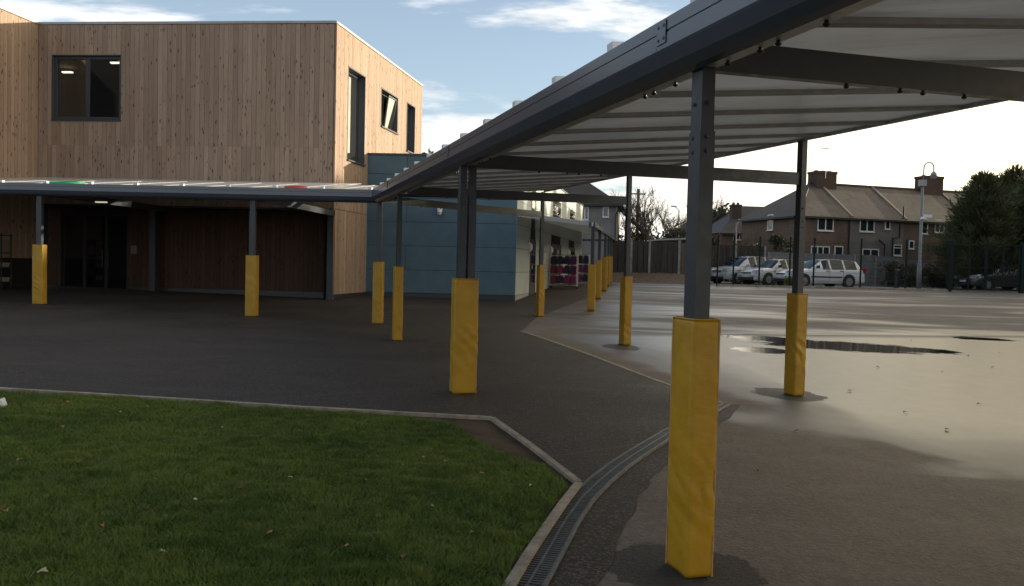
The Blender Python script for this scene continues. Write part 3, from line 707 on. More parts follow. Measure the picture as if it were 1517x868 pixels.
i0 = FW0+FWd*.1+V((0.03, 0, 0)); i1 = FW0+FWd*20
for k in range(24):
    t0, t1 = k/24, (k+1)/24-.0006
    A_, B_ = o0.lerp(o1, t0), o0.lerp(o1, t1); C_, D_ = i0.lerp(i1, t1), i0.lerp(i1, t0)
    A_.z = ez(t0)+.09; B_.z = ez(t1)+.09; C_.z = 3.20+.30*t1; D_.z = 3.20+.30*t0; dn = V((0, 0, .03))
    MB().hexa([A_-dn, B_-dn, C_-dn, D_-dn, A_, B_, C_, D_]).build('roof_panel', opal, cF)
a, b = o0.copy(), o1.copy(); a.z = ez(0); b.z = ez(1)
MB().prism([(-.12, -.02), (.06, -.02), (.06, .12), (-.12, .12)], a, b, -wF, ZUP).build('gutter', slate_gut, cF)
a, b = o0.copy(), i0.copy(); a.z = ez(0)+.05; b.z = 3.15; MB().beam(a, b, .06, .12).build('end_beam', flange_m, cF)

# ------------------------------------------------------------------ timber clad building
BC = atY(498, 32, 23.4); BL = atY(57, 34, 24.25); BF = atY(625, 125, 31.4); BTOP = BC.z
tb = thing('timber_building', 'two storey building clad in vertical larch boards, one side sunlit', 'building', V((BC.x, BC.y, g(BC.x, BC.y))))
uF = V((BC.x-BL.x, BC.y-BL.y, 0)).normalized(); nF = V((uF.y, -uF.x, 0)); fF = Fr((BL.x, BL.y), uF, nF); LF = (V((BC.x, BC.y, 0))-V((BL.x, BL.y, 0))).length
uS = V((BF.x-BC.x, BF.y-BC.y, 0)).normalized(); nS = V((uS.y, -uS.x, 0)); fS = Fr((BC.x, BC.y), uS, nS); LS = (V((BF.x, BF.y, 0))-V((BC.x, BC.y, 0))).length
wl_ = atY(-2, 11.5, 22.70); uW = V((BL.x-wl_.x, BL.y-wl_.y, 0)).normalized(); nW = V((uW.y, -uW.x, 0)); LW = 7.0; fW = Fr((BL.x-uW.x*LW, BL.y-uW.y*LW), uW, nW)
ub = unit(larch, 'board'); ubl = unit(larch_shaded, 'board')
ZSPL = 3.05
def boards(fr, u0, u1, z0, z1, bw, me, holes=(), split=None, th=.024, gap=.007):
    n = round((u1-u0)/bw); bw = (u1-u0)/n
    for i in range(n):
        a = u0+i*bw; b = a+bw-gap; c = (a+b)/2
        hs = [(h[2], h[3]) for h in holes if h[0] <= c <= h[1]]
        for s, e_ in holes_split(z0, z1, hs):
            cuts = [s, e_]
            if split and s < split < e_-.5 and random.random() < .9: cuts = [s, split, e_]
            for q0, q1 in zip(cuts[:-1], cuts[1:]): piece('board', me, fmat(fr, a, b, q0, q1-.003, .002+random.random()*.004, th+random.random()*.004), tb)
def snap(u, u0, u1, bw):
    n = round((u1-u0)/bw); w_ = (u1-u0)/n; return u0+round((u-u0)/w_)*w_
def backing(fr, u0, u1, z0, z1, holes, name, mt, n0=-.25, n1=-.0):
    us = sorted({u0, u1, *[h[0] for h in holes], *[h[1] for h in holes]}); mb = MB()
    for a, b in zip(us[:-1], us[1:]):
        c = (a+b)/2
        for s, e_ in holes_split(z0, z1, [(h[2], h[3]) for h in holes if h[0] < c < h[1]]): mb.fbox(fr, a, b, s, e_, n0, n1)
    return mb.build(name, mt, tb)
BW = .139
def win(fr, px0, py0, px1, py1, u0, u1):
    a, z1 = fr.px(px0, py0); b, z0 = fr.px(px1, py1); return (snap(a, u0, u1, BW), snap(b, u0, u1, BW), z0, z1)
hF = win(fF, 80, 82, 178, 178, .03, LF-.03)
hS = []
for (xa, ya, xb, yb) in ((514, 97, 542, 244), (563, 129, 588, 197), (602, 151, 615, 230)):
    a, z1 = fS.px(xa, ya); b, _ = fS.px(xb, ya); _, z0 = fS.px(xa, {514: 236, 563: 186, 602: 223}[xa]); hS.append((snap(a, .03, LS, BW), snap(b, .03, LS, BW), z0, z1))
membrane = mat('black_membrane', (.012, .011, .010), .9)
backing(fF, -.25, LF, ZSPL, BTOP-.05, [hF], 'wall', membrane); backing(fS, -.0, LS, ZSPL-2.9, BTOP-.05, hS, 'wall', membrane); backing(fW, 0, LW, .3, BTOP-.05, [], 'wall', membrane)
boards(fF, .03, LF-.03, ZSPL, BTOP-.06, BW, ub, [hF], 4.75)
boards(fS, .03, LS, ZSPL, BTOP-.06, BW, ub, hS)
boards(fW, LW-2.2, LW-.03, ZSPL-1.6, BTOP-.06, BW, ub)
MB().fbox(fS, -.012, .028, .5, BTOP-.06, -.02, .034).build('corner_trim', larch, tb)
cap = mat('parapet_flashing', (.30, .30, .29), .45, .4, .1, 5)
fl = MB(); fl.fbox(fF, -.02, LF+.035, BTOP-.05, BTOP+.02, -.28, .045); fl.fbox(fW, 0, LW+.03, BTOP-.05, BTOP+.024, -.28, .045); fl.fbox(fS, .045, LS+.02, BTOP-.052, BTOP+.017, -.28, .045); fl.build('parapet_flashing', cap, tb)
rf = MB(); rf.poly([fF.p(-4, BTOP-.3), fF.p(LF-.3, BTOP-.3), fS.p(LS, BTOP-.3, -.3), fS.p(LS, BTOP-.3, -9)]); rf.build('roof', conc_d, tb)
# the far end of the sunlit block
bk = MB(); q = fS.p(LS, 0, 0); q2 = fS.p(LS, 0, -9.5); frE = Fr((q.x, q.y), -nS, uS); bk.fbox(frE, 0, 9.5, .3, BTOP-.05, -.25, 0); bk.build('wall', membrane, tb)
def window(fr, h, par, nf0, nf1, cols=(0, 1), transom=None, fw_=.07, name='window', gm=glass, fm=frame_m, sill=True, sill_out=.06, inter=None):
    u0, u1, z0, z1 = h; mb = MB()
    for a, b in ((u0, u0+fw_), (u1-fw_, u1)): mb.fbox(fr, a, b, z0, z1, nf0, nf1)
    mb.fbox(fr, u0+fw_, u1-fw_, z1-fw_, z1, nf0, nf1); mb.fbox(fr, u0+fw_, u1-fw_, z0, z0+fw_, nf0, nf1)
    cu = [u0+fw_+(u1-u0-2*fw_)*c for c in cols]
    for c in cu[1:-1]: mb.fbox(fr, c-fw_*.55, c+fw_*.55, z0+fw_, z1-fw_, nf0+.002, nf1-.002)
    zr = [z0+fw_, z1-fw_]
    if transom: zt = z0+(z1-z0)*transom; mb.fbox(fr, u0+fw_, u1-fw_, zt-fw_*.4, zt+fw_*.4, nf0+.004, nf1-.004); zr = [z0+fw_, zt, z1-fw_]
    o = mb.build(name, fm, par); nm = (nf0+nf1)/2
    for a, b in zip(cu[:-1], cu[1:]):
        for s, e_ in zip(zr[:-1], zr[1:]):
            pnl = MB(); pnl.fbox(fr, a, b, s, e_, nm-.006, nm+.006); pnl.build('pane', gm, o)
    if sill: sb = MB(); sb.fbox(fr, u0-.03, u1+.03, z0-.045, z0-.004, nf0, sill_out); sb.build('sill', fm, o)
    return o
window(fF, hF, tb, -.14, -.06, (0, .49, 1), sill=True, sill_out=.045, fw_=.10)
rv = MB(); u0_, u1_, z0_, z1_ = hF
rv.fbox(fF, u0_-.01, u0_+.012, z0_, z1_, -.06, .035); rv.fbox(fF, u1_-.012, u1_+.01, z0_, z1_, -.06, .035); rv.fbox(fF, u0_, u1_, z1_-.012, z1_+.01, -.06, .035); rv.build('reveal', frame_m, tb)
# room behind the front window with its strip lights on
rm = MB(); a, b, c, d = fF.p(u0_-1.2, 4.4, -.26), fF.p(u1_+2.5, 4.4, -.26), fF.p(u1_+2.5, 4.4, -5), fF.p(u0_-1.2, 4.4, -5); hv = V((0, 0, 3.0))
rm.quad(a, b, c, d); rm.quad(a+hv, b+hv, c+hv, d+hv); rm.quad(d, c, c+hv, d+hv); rm.quad(a, d, d+hv, a+hv); rm.quad(b, c, c+hv, b+hv)
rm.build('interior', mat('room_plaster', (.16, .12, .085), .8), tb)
tube_l = emit('strip_light_glow', (1, .93, .70), 2.2)
for (xx, yy) in ((100, 107), (172, 93)):
    d = ray(xx, yy); zc_ = 7.25; t = (zc_-CAMH)/d.z; pc = CAM+d*t
    l = MB(); l.beam(pc-uF*.16, pc+uF*.16, .10, .04); l.build('strip_light', tube_l, tb)
for i, h in enumerate(hS):
    u0_, u1_, z0_, z1_ = h; fn = .10
    rv = MB(); rv.fbox(fS, u0_-.012, u0_+.03, z0_, z1_, -.24, .034); rv.fbox(fS, u1_-.03, u1_+.012, z0_, z1_, -.24, .034); rv.fbox(fS, u0_, u1_, z1_-.03, z1_+.012, -.24, .034); rv.build('reveal', frame_m, tb)
    hh_ = (u0_+.03, u1_-.03, z0_, z1_-.03)
    window(fS, hh_, tb, -.235, -.18, (0, .5, 1) if i == 1 else (0, 1), fw_=.05, gm=coated, sill_out=.09)
    if i == 1:   # tilted open casement
        uc = (hh_[0]+hh_[1])/2; cs = MB(); A0, A1 = fS.p(uc, z0_+.06, -.16), fS.p(hh_[1]-.05, z0_+.06, -.16); B0, B1 = fS.p(uc, z1_-.1, -.02), fS.p(hh_[1]-.05, z1_-.1, -.02)
        for p_, q_ in ((A0, A1), (B0, B1), (A0, B0), (A1, B1)): cs.beam(p_, q_, .05, .05, fS.n)
        o = cs.build('open_casement', frame_m, tb); pn = MB(); pn.hexa([A0, A1, A1-fS.n*.01, A0-fS.n*.01, B0, B1, B1-fS.n*.01, B0-fS.n*.01]); pn.build('pane', coated, o)
# ground floor: plinth, boards, columns, glazed entrance
zg = .42
ue0, _ = fF.px(75, 380); ue1, _ = fF.px(177, 380); uc1, _ = fF.px(226, 380); hole_d = (ue0, ue1, 0.0, 2.85)
RC = -.45        # ground floor sits back under the upper storey
plum = MB(); plum.fbox(fF, -.25, LF-.02, ZSPL-.06, ZSPL-.002, RC-.1, .02); plum.build('soffit', slate, tb)
backing(fF, -.25, LF-.2, .2, ZSPL-.06, [hole_d], 'wall', membrane, RC-.25, RC)
fFR = Fr(fF.p(0, 0, RC), fF.u, fF.n)
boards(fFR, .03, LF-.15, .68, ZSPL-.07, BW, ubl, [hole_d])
pl = MB(); pl.fbox(fFR, .0, ue0, .2, .675, 0, .05); pl.fbox(fFR, ue1, LF-.2, .2, .675, 0, .05); pl.fbox(fS, .0, 6.3, .2, .62, -.15, .012); pl.build('plinth', slate, tb)
backing(fS, .0, 6.4, .2, ZSPL-.0, [], 'wall', membrane, -.25, -.003)
boards(fS, .10, 6.3, .63, ZSPL-.01, .105, ub)
for u_ in (uc1, LF-.06):
    cb = MB(); cb.fbox(fF, u_-.09, u_+.09, .2, ZSPL-.06, -.16, .03); cb.build('column', slate, tb)
ent = MB()
for u_ in np.linspace(ue0+.04, ue1-.04, 4): ent.fbox(fFR, u_-.04, u_+.04, .45, 2.85, -.12, -.04)
ent.fbox(fFR, ue0, ue1, 2.75, 2.85, -.121, -.039); ent.fbox(fFR, ue0, ue1, .40, .55, -.121, -.039)
eo = ent.build('entrance_door', black_m, tb)  # frame coloured black to deepen the shade of the recess
us = list(np.linspace(ue0+.04, ue1-.04, 4))
for a, b in zip(us[:-1], us[1:]): pn = MB(); pn.fbox(fFR, a+.04, b-.04, .55, 2.75, -.085, -.075); pn.build('pane', glass, eo)
for u_ in (us[2]-.09, us[2]+.09): hd = MB(); hd.tube([fFR.p(u_, 1.25, -.01), fFR.p(u_, 1.75, -.01)], .014, 6); hd.build('handle', slate, eo)
rm = MB(); a, b, c, d = fFR.p(ue0-.5, .4, -.26), fFR.p(ue1+1.5, .4, -.26), fFR.p(ue1+1.5, .4, -6), fFR.p(ue0-.5, .4, -6); hv = V((0, 0, 2.5))
rm.quad(a, b, c, d); rm.quad(a+hv, b+hv, c+hv, d+hv); rm.quad(d, c, c+hv, d+hv); rm.quad(a, d, d+hv, a+hv); rm.quad(b, c, c+hv, b+hv); rm.build('interior', mat('lobby_plaster_shaded', (.02, .017, .014), .8), tb)  # lobby walls near-black, interior shade put into their colour
d = ray(150, 297.5); t = (2.86-CAMH)/d.z; pc = CAM+d*t; l = MB(); l.beam(pc-uF*.13+V((0, 0, -.03)), pc+uF*.13+V((0, 0, -.03)), .08, .03); l.build('strip_light', emit('lobby_light_glow', (1, .92, .68), .35), tb)
ui, zi = fFR.px(200, 370); it = MB(); it.fbox(fFR, ui-.09, ui+.09, zi-.12, zi+.12, .03, .075); it.dome(fFR.p(ui, zi-.05, .075), .02, fFR.n, 8); ib = tag(it.build('intercom', mat('grey_box_plastic', (.16, .15, .14), .5)), 'small grey intercom box on the boards beside the entrance', 'intercom')

# ------------------------------------------------------------------ panel clad wing
W0 = V((.1, 25.7, 0)); uP = FWd; nP = V((uP.y, -uP.x, 0)); fP = Fr(W0, uP, nP)          # side wall, receding
uB = V((1, -.05, 0)).normalized(); nB = V((uB.y, -uB.x, 0)); LB = 5.4; fB = Fr(W0-uB*LB, uB, nB)
PT = 4.90
pw = thing('panel_wing', 'flat roofed wing clad in blue grey and pale panels', 'building', V((.1, 25.7, g(.1, 25.7))))
corep = MB(); corep.fbox(fB, 0, LB-.02, .1, PT-.02, -.3, -.03); corep.fbox(fP, .3, 20.3, .1, PT-.02, -.3, -.03); corep.build('wall', membrane, pw)
rr = MB(); rr.poly([fB.p(0, PT-.1, -.05), fB.p(LB-.05, PT-.1, -.05), fP.p(20.3, PT-.1, -.05), fP.p(20.3, PT-.1, -8)]); rr.build('roof', conc_d, pw)
rows = [.64, 1.36, 2.11, 2.85, 3.59, 4.32, PT]
upb = unit(blue_p, 'cladding_panel'); upp = unit(pale_p, 'cladding_panel')
ja, _ = fB.px(704, 380); jb, _ = fB.px(601, 380); gpn = .012
for i, (z0, z1) in enumerate(zip(rows[:-1], rows[1:])):
    js = [0, ja, LB] if i % 2 == 0 else [0, jb, LB]
    for a, b in zip(js[:-1], js[1:]): piece('cladding_panel', upb, fmat(fB, a+gpn/2, b-gpn/2, z0+gpn/2, z1-gpn/2, -.02, .0), pw)
doors = []
for pa, pb in ((785, 792.5), (816, 830), (842, 850.5)):
    a, _ = fP.px(pa, 380); b, _ = fP.px(pb, 380); doors.append((a, b, 0.0, 2.48+.02*len(doors)))
wins = []
for pa, pb, y0_, y1_ in ((788, 794, 292, 310), (819.5, 831, 300, 317), (844.5, 852, 313, 321)):
    a, z1 = fP.px(pa, y0_); b, _ = fP.px(pb, y0_); _, z0 = fP.px(pa, y1_); wins.append((a, b, max(z0, 3.50), min(z1, 4.6)))
endu = 20.3
for i, (z0, z1) in enumerate(zip(rows[:-1], rows[1:])):
    u_ = 0.0; L = 2.45; js = [0.0]
    if i % 2: js.append(1.2); u_ = 1.2
    while u_+L < endu-.3: u_ += L; js.append(u_)
    js.append(endu)
    for a, b in zip(js[:-1], js[1:]):
        segs = [(a, b)]
        for h in doors+wins:
            if h[2] < z1 and h[3] > z0:
                ns_ = []
                for s, e_ in segs:
                    if h[1] <= s or h[0] >= e_: ns_.append((s, e_)); continue
                    if h[0] > s: ns_.append((s, h[0]))
                    if h[1] < e_: ns_.append((h[1], e_))
                segs = ns_
        for s, e_ in segs:
            if e_-s > .05: piece('cladding_panel', upp, fmat(fP, s+gpn/2, e_-gpn/2, z0+gpn/2, z1-gpn/2, -.02, 0), pw)
for h in doors:
    db = MB(); db.fbox(fP, h[0], h[1], .5, h[3], -.03, .015); db.fbox(fP, h[0], h[0]+.08, .5, h[3], .015, .03); db.fbox(fP, h[1]-.08, h[1], .5, h[3], .015, .03); do = db.build('door', frame_m, pw)
    pn = MB(); pn.fbox(fP, h[0]+.12, h[1]-.12, .9, h[3]-.2, .016, .022); pn.build('pane', glass_far, do); hd = MB(); hd.tube([fP.p(h[0]+.16, 1.45, .06), fP.p(h[0]+.16, 1.6, .06)], .015, 6); hd.build('handle', flange_m, do)
    lb = MB(); c = fP.p(h[0]-.28, h[3]-.28, 0); lb.tube([c, c+nP*.07], .16, 14); lb.dome(c+nP*.07, .13, nP, 12, .5); tag(lb.build('bulkhead_light', white_m), 'round white bulkhead light beside a door under the lean-to', 'wall light', 'bulkhead lights under the lean-to')
for h in wins: window(fP, h, pw, -.02, .012, (0, 1), fw_=.05, gm=glass_far, sill=False)
pb_ = MB(); pb_.fbox(fB, 0, LB+.0, .1, .632, -.03, -.012); pb_.build('plinth', slate, pw); pc_ = MB(); pc_.fbox(fP, .02, endu, .1, .632, -.03, -.011); pc_.build('plinth', mat('pale_plinth', (.26, .26, .24), .8, 0, .2, 3), pw)
fl = MB(); fl.fbox(fB, 0, LB+.03, PT+.003, PT+.06, -.3, .03); fl.fbox(fP, .033, endu, PT+.002, PT+.058, -.3, .03); fl.build('parapet_flashing', frame_m, pw)
uc_, zc2 = fB.px(652, 314); sc_ = MB(); sc_.fbox(fB, uc_-.07, uc_+.07, zc2+.05, zc2+.18, .001, .08); sc_.tube([fB.p(uc_, zc2+.08, .09), fB.p(uc_, zc2-.04, .14)], [.085, .07], 12); sc_.dome(fB.p(uc_, zc2-.04, .14), .07, (0, 0, -1), 12, 1.0); tag(sc_.build('security_camera', white_m), 'small white dome camera on the blue panelled wall', 'camera')
# dark tree top seen behind the wing is built with the trees below

# ------------------------------------------------------------------ bag trolleys
bag_cols = {'magenta': (.17, .010, .06), 'purple': (.05, .010, .045), 'navy': (.010, .011, .035), 'crimson': (.13, .008, .018)}
bag_m = {k_: mat('nylon_'+k_, c, .7, 0, .35, 14, .3, 40) for k_, c in bag_cols.items()}
def trolley(c, A, L, label, sd):
    r_ = random.Random(sd); zb = g(c.x, c.y); o = thing('bag_trolley', label, 'trolley', V((c.x, c.y, zb))); W_ = A.cross(ZUP)
    P = lambda a, w_, z: V((c.x, c.y, zb))+A*a+W_*w_+V((0, 0, z))
    f = MB()
    for s in (-1, 1):
        for t in (-1, 1): f.tube([P(s*L/2, t*.28, .1), P(s*L/2, t*.28, 1.32)], .016, 6)
        f.tube([P(s*L/2, -.28, 1.32), P(s*L/2, .28, 1.32)], .016, 6); f.tube([P(s*L/2, -.28, .12), P(s*L/2, .28, .12)], .016, 6)
    for z in (.14, .52, .92, 1.3):
        for t in (-1, 1): f.tube([P(-L/2, t*.28, z), P(L/2, t*.28, z)], .012, 6)
    f.build('frame', flange_m, o)
    for s in (-1, 1):
        for t in (-1, 1): wb = MB(); wb.tube([P(s*L/2, t*.28-.02, .055), P(s*L/2, t*.28+.02, .055)], .05, 10); wb.build('castor', black_m, o)
    for z in (.92, .54, .16):
        n = int(L/.24)
        for i in range(n):
            for t in (-1, 1):
                kname = r_.choice(['magenta', 'purple', 'purple', 'navy', 'crimson', 'magenta']); mb = MB(); a = -L/2+(i+.5)*L/n; w2 = .10+.02*r_.random(); h2 = .30+.05*r_.random(); zz_ = z+.03
                cs_ = [(-w2, .02), (-w2*1.05, h2*.5), (-w2*.8, h2*.92), (-w2*.3, h2), (w2*.3, h2), (w2*.8, h2*.92), (w2*1.05, h2*.5), (w2, .02)]
                dpt = .13+.04*r_.random(); c0 = P(a, t*.28-dpt/2*1, zz_); mb.prism(cs_, c0+W_*(0), c0+W_*dpt, A, ZUP)
                mb.tube([P(a-.05, t*.28+t*dpt*.5, zz_+h2*.95), P(a, t*.28+t*dpt*.55, zz_+h2+.08), P(a+.05, t*.28+t*dpt*.5, zz_+h2*.95)], .010, 5)
                tag(mb.build('school_bag', bag_m[kname]), kname+' school bag packed on the trolleys by the pale wall', 'bag', kname+' bags on the trolleys')
tc1 = V((2.05, 33.0, 0)); trolley(tc1, V((1, -.15, 0)).normalized(), 1.05, 'wheeled metal trolley crammed with bags beside the second door', 3)
tc2 = V((2.85, 35.2, 0)); trolley(tc2, V((1, -.15, 0)).normalized(), .80, 'shorter wheeled trolley of bags behind the crammed one', 5)

# shelf trolley at the far left entrance
def shelf_unit():
    c = atY(1, 405, 22.6); zb = g(c.x, c.y); c = V((c.x-.35, c.y, 0)); o = thing('shelf_trolley', 'dark shelf trolley with pale trays by the timber wall', 'trolley', V((c.x, c.y, zb)))
    P = lambda a, b, z: V((c.x+a, c.y+b, zb+z)); f = MB()
    for a in (-.5, .5):
        for b in (-.22, .22): f.tube([P(a, b, .08), P(a, b, 1.5)], .02, 6)
    for z in (.15, .55, .95, 1.42): f.box(c.x-.52, c.x+.52, c.y-.24, c.y+.24, zb+z, zb+z+.03)
    f.build('frame', black_m, o)
    for a in (-.5, .5):
        for b in (-.22, .22): wb = MB(); wb.tube([P(a, b-.02, .05), P(a, b+.02, .05)], .05, 10); wb.build('castor', tyre_m, o)
    pm = mat('pale_tray', (.34, .32, .22), .6)
    for z in (.185, .585, .985+.33):
        for a in (-.25, .25):
            t_ = MB(); t_.hexa([P(a-.2, -.2, z), P(a+.2, -.2, z), P(a+.2, .2, z), P(a-.2, .2, z), P(a-.22, -.22, z+.1), P(a+.22, -.22, z+.1), P(a+.22, .22, z+.1), P(a-.22, .22, z+.1)]); t_.box(c.x+a-.23, c.x+a+.23, c.y-.228, c.y+.228, zb+z+.101, zb+z+.115); tag(t_.build('tray', pm), 'pale plastic tray on the dark shelf trolley', 'tray', 'trays on the shelf trolley')
shelf_unit()
# things stranded on the canopy roof
def roof_toy(px, py, col, name, label):
    best = None
    for s in np.linspace(0, 13, 500):
        p = roofL(s, .55); v = p-CAM; x = CX+FPX*v.dot(rt)/v.dot(fw)
        if best is None or abs(x-px) < best[0]: best = (abs(x-px), s)
    s = best[1]; c = roofL(s, .25)+V((0, 0, .032)); mb = MB(); L = .42 if name == 'toy_hoop' else .26
    if name == 'toy_hoop':
        pts = [roofL(s+L*math.cos(a), .55+.30*math.sin(a))+V((0, 0, .045)) for a in np.linspace(0, 2*math.pi, 33)]; mb.tube(pts, .022, 8, False)
    else:
        ring = [[roofL(s+r_*math.cos(a), .45+r_*math.sin(a))+V((0, 0, h_)) for a in np.linspace(0, 2*math.pi, 25)[:-1]] for r_, h_ in ((.24, .03), (.25, .045), (.22, .07), (.12, .078))]
        k = 0
        for rg in ring: mb.v += rg
        for i in range(3):
            for j in range(24): mb.f.append((i*24+j, i*24+(j+1) % 24, (i+1)*24+(j+1) % 24, (i+1)*24+j))
        mb.f.append(tuple(range(72, 96)))
    tag(mb.build(name, mat(name+'_plastic', col, .45), None, True), label, 'toy')
roof_toy(95, 268, (.02, .30, .08), 'toy_hoop', 'green plastic hoop lying on the white canopy roof')
roof_toy(440, 277, (.45, .03, .03), 'flying_disc', 'red plastic disc lying on the white canopy roof')

# ------------------------------------------------------------------ boundary: mesh fence, gate, kerb
FY = 39.5
def fpt(px, Y=FY): p = atY(px, 425, Y); return V((p.x, p.y, 0))
kerb = thing('fence_kerb', 'low concrete kerb under the mesh fence', 'kerb', gz(fpt(1250)))
ka, kb2 = fpt(1062), fpt(1409)
blocks([ka, kb2], .915, .15, -.1, .10, kerb, 'kerb_stone')
fpx = [1062, 1085.5, 1124, 1169, 1204.5, 1274, 1341, 1404]
fpx = [(x, 2.35) for x in fpx]
fence = thing('mesh_fence', 'dark green weld mesh fence in front of the parked cars', 'fence', gz(fpt(1200)))
pts = [fpt(x) for x, _ in fpx]
def mesh_panel(a, b, h, par, z0=.1, name='mesh_panel', vstep=.05):
    mb = MB(); d = b-a; L = d.length; d.normalize(); za = g(a.x, a.y); n_ = int(L/vstep); s = V((-d.y, d.x, 0))
    for i in range(1, n_):
        p = a+d*(L*i/n_); k = len(mb.v); r_ = .0038
        mb.v += [p+d*r_+V((0, 0, za+z0)), p-d*r_+V((0, 0, za+z0)), p-d*r_+V((0, 0, za+h)), p+d*r_+V((0, 0, za+h))]; mb.f.append((k, k+1, k+2, k+3))
        k = len(mb.v); mb.v += [p+s*r_+V((0, 0, za+z0)), p-s*r_+V((0, 0, za+z0)), p-s*r_+V((0, 0, za+h)), p+s*r_+V((0, 0, za+h))]; mb.f.append((k, k+1, k+2, k+3))
    z = z0+.03
    while z < h:
        for sg in (-1, 1): mb.beam(a+s*.006*sg+V((0, 0, za+z)), b+s*.006*sg+V((0, 0, za+z)), .006, .007)
        z += .2
    return mb.build(name, green_steel, par)
for i, p in enumerate(pts):
    z = g(p.x, p.y); mb = MB(); fr = Fr(p, (1, 0), (0, -1)); mb.fbox(fr, -.035, .035, z-.05, z+2.38, -.03, .03); mb.fbox(fr, -.04, .04, z+2.38, z+2.40, -.035, .035); mb.build('fence_post', green_steel, fence)
for a, b in zip(pts[:-1], pts[1:]): mesh_panel(a+V((.04, 0, 0)), b-V((.04, 0, 0)), 2.3, fence, .12)
gate = thing('mesh_gate', 'dark green double leaf mesh gate at the end of the kerb', 'gate', gz(fpt(1460)))
def gpost(px, w_=.14, h_=2.42, par=gate, name='gate_post'):
    p = fpt(px); z = g(p.x, p.y); MB().fbox(Fr(p, (1, 0), (0, -1)), -w_/2, w_/2, z-.05, z+h_, -w_/2, w_/2).build(name, green_steel, par)
gpost(1406, .17); gpost(1513, .17)
for a_, b_ in ((1410, 1458.5), (1460.5, 1509)):
    a, b = fpt(a_), fpt(b_); z = g(a.x, a.y); leaf = MB()
    for zz_ in (.12, 1.15, 2.25): leaf.beam(a+V((0, 0, z+zz_)), b+V((0, 0, z+zz_)), .06, .06 if zz_ != 1.15 else .05)
    for t in (0.0, .5, 1.0): p = a.lerp(b, t); leaf.beam(p+V((0, .001, z+.09)), p+V((0, .001, z+2.28)), .055, .055, V((0, 1, 0)))
    lf = leaf.build('gate_leaf', green_steel, gate); mesh_panel(a, b, 2.25, lf, .12, 'mesh_infill')
f2 = thing('mesh_fence', 'dark green mesh fence continuing past the gate', 'fence', gz(fpt(1600)))
p2 = [fpt(x) for x in (1517, 1590, 1662, 1735)]
for p in p2[1:]: z = g(p.x, p.y); MB().fbox(Fr(p, (1, 0), (0, -1)), -.035, .035, z-.05, z+2.38, -.03, .03).build('fence_post', green_steel, f2)
for a, b in zip(p2[:-1], p2[1:]): mesh_panel(a+V((.09, 0, 0)), b-V((.04, 0, 0)), 2.3, f2, .12, vstep=.1)

# bank and close board fence at the far end, with concrete posts
def bankz(y): return .82+.52*sstep(42.5, 46.5, y)
bm_ = []; bf_ = []; bxs = np.linspace(3, 11.5, 40); bys = np.linspace(42.2, 50, 16)
for y in bys:
    for x in bxs: bm_.append((x, y, max(bankz(y)*1.0, g(x, y))*1.0+.05*noise.noise(V((x*1.3, y*1.3, 0)))*sstep(42.2, 44, y)-(.06 if y < 42.3 else 0)-.6*sstep(9.3, 11.5, x)*sstep(42.5, 46, y)))
for r_ in range(15):
    for c_ in range(39): k = r_*40+c_; bf_.append((k, k+1, k+41, k+40))
bank_m = mat('leaf_littered_soil', (.075, .048, .030), .95, 0, .5, 5, .6, 18)
bo = bpy.data.objects.new('planting_bank', np_mesh('planting_bank', np.array(bm_), np.array(bf_), bank_m)); COL.objects.link(bo); struct(bo)
bfence = thing('wooden_fence', 'tall dark wooden fence with concrete posts on the leafy bank', 'fence', V((7.5, 46.6, 1.3)))
ubf = unit(fence_wood, 'fence_board'); ucp = unit(conc_d, 'concrete_post')
px_posts = [905, 935, 962, 1006, 1048, 1090, 1133]
bp = [atY(x, 380, 46.6 if x < 1030 else 49.5) for x in px_posts]
for i, p in enumerate(bp):
    zz_ = 1.25 if p.y < 48 else .85; M = Matrix.Translation((p.x-.06, p.y-.06, zz_-.1)) @ Matrix.Diagonal((.12, .12, 2.05 if i < 4 else 2.35, 1)); piece('concrete_post', ucp, M, bfence)
for a, b in zip(bp[:-1], bp[1:]):
    n_ = max(3, int((b-a).length/.3)); z = 1.22 if b.y < 48 else .85; ht = 1.88 if b.y < 48 else 2.2
    for i in range(n_):
        p = a.lerp(b, (i+.08)/n_); q_ = a.lerp(b, (i+.97)/n_); fr = Fr((p.x, p.y), ((q_-p).x, (q_-p).y), (0, -1)); fr.n = V((fr.u.y, -fr.u.x, 0))
        piece('fence_board', ubf, fmat(fr, 0, (q_-p).length, z+.05, z+ht+.03*random.random(), -.015-.01*(i % 2), .015), bfence)
    gb = MB(); gb.beam(a+V((0, 0, 0)), a+V((0, 0, .001)), .001, .001) if False else None
gf_ = thing('grey_fence', 'long grey panel fence behind the parked cars', 'fence', V((20, 52, .8)))
ugf = unit(fence_grey, 'fence_panel')
g0, g1 = atY(1138, 400, 52), atY(1420, 400, 53.5)
n_ = 9
for i in range(n_):
    p = g0.lerp(g1, i/n_); q_ = g0.lerp(g1, (i+.985)/n_); fr = Fr((p.x, p.y), ((q_-p).x, (q_-p).y), (0, -1)); fr.n = V((fr.u.y, -fr.u.x, 0))
    piece('fence_panel', ugf, fmat(fr, 0.06, (q_-p).length, .75, 2.75-.5*sstep(4, 8, i)+.05*random.random(), -.02, .02), gf_)
    piece('concrete_post', ucp, Matrix.Translation((p.x-.05, p.y-.06, .7)) @ Matrix.Diagonal((.1, .11, 2.1-.5*sstep(4, 8, i), 1)), gf_)

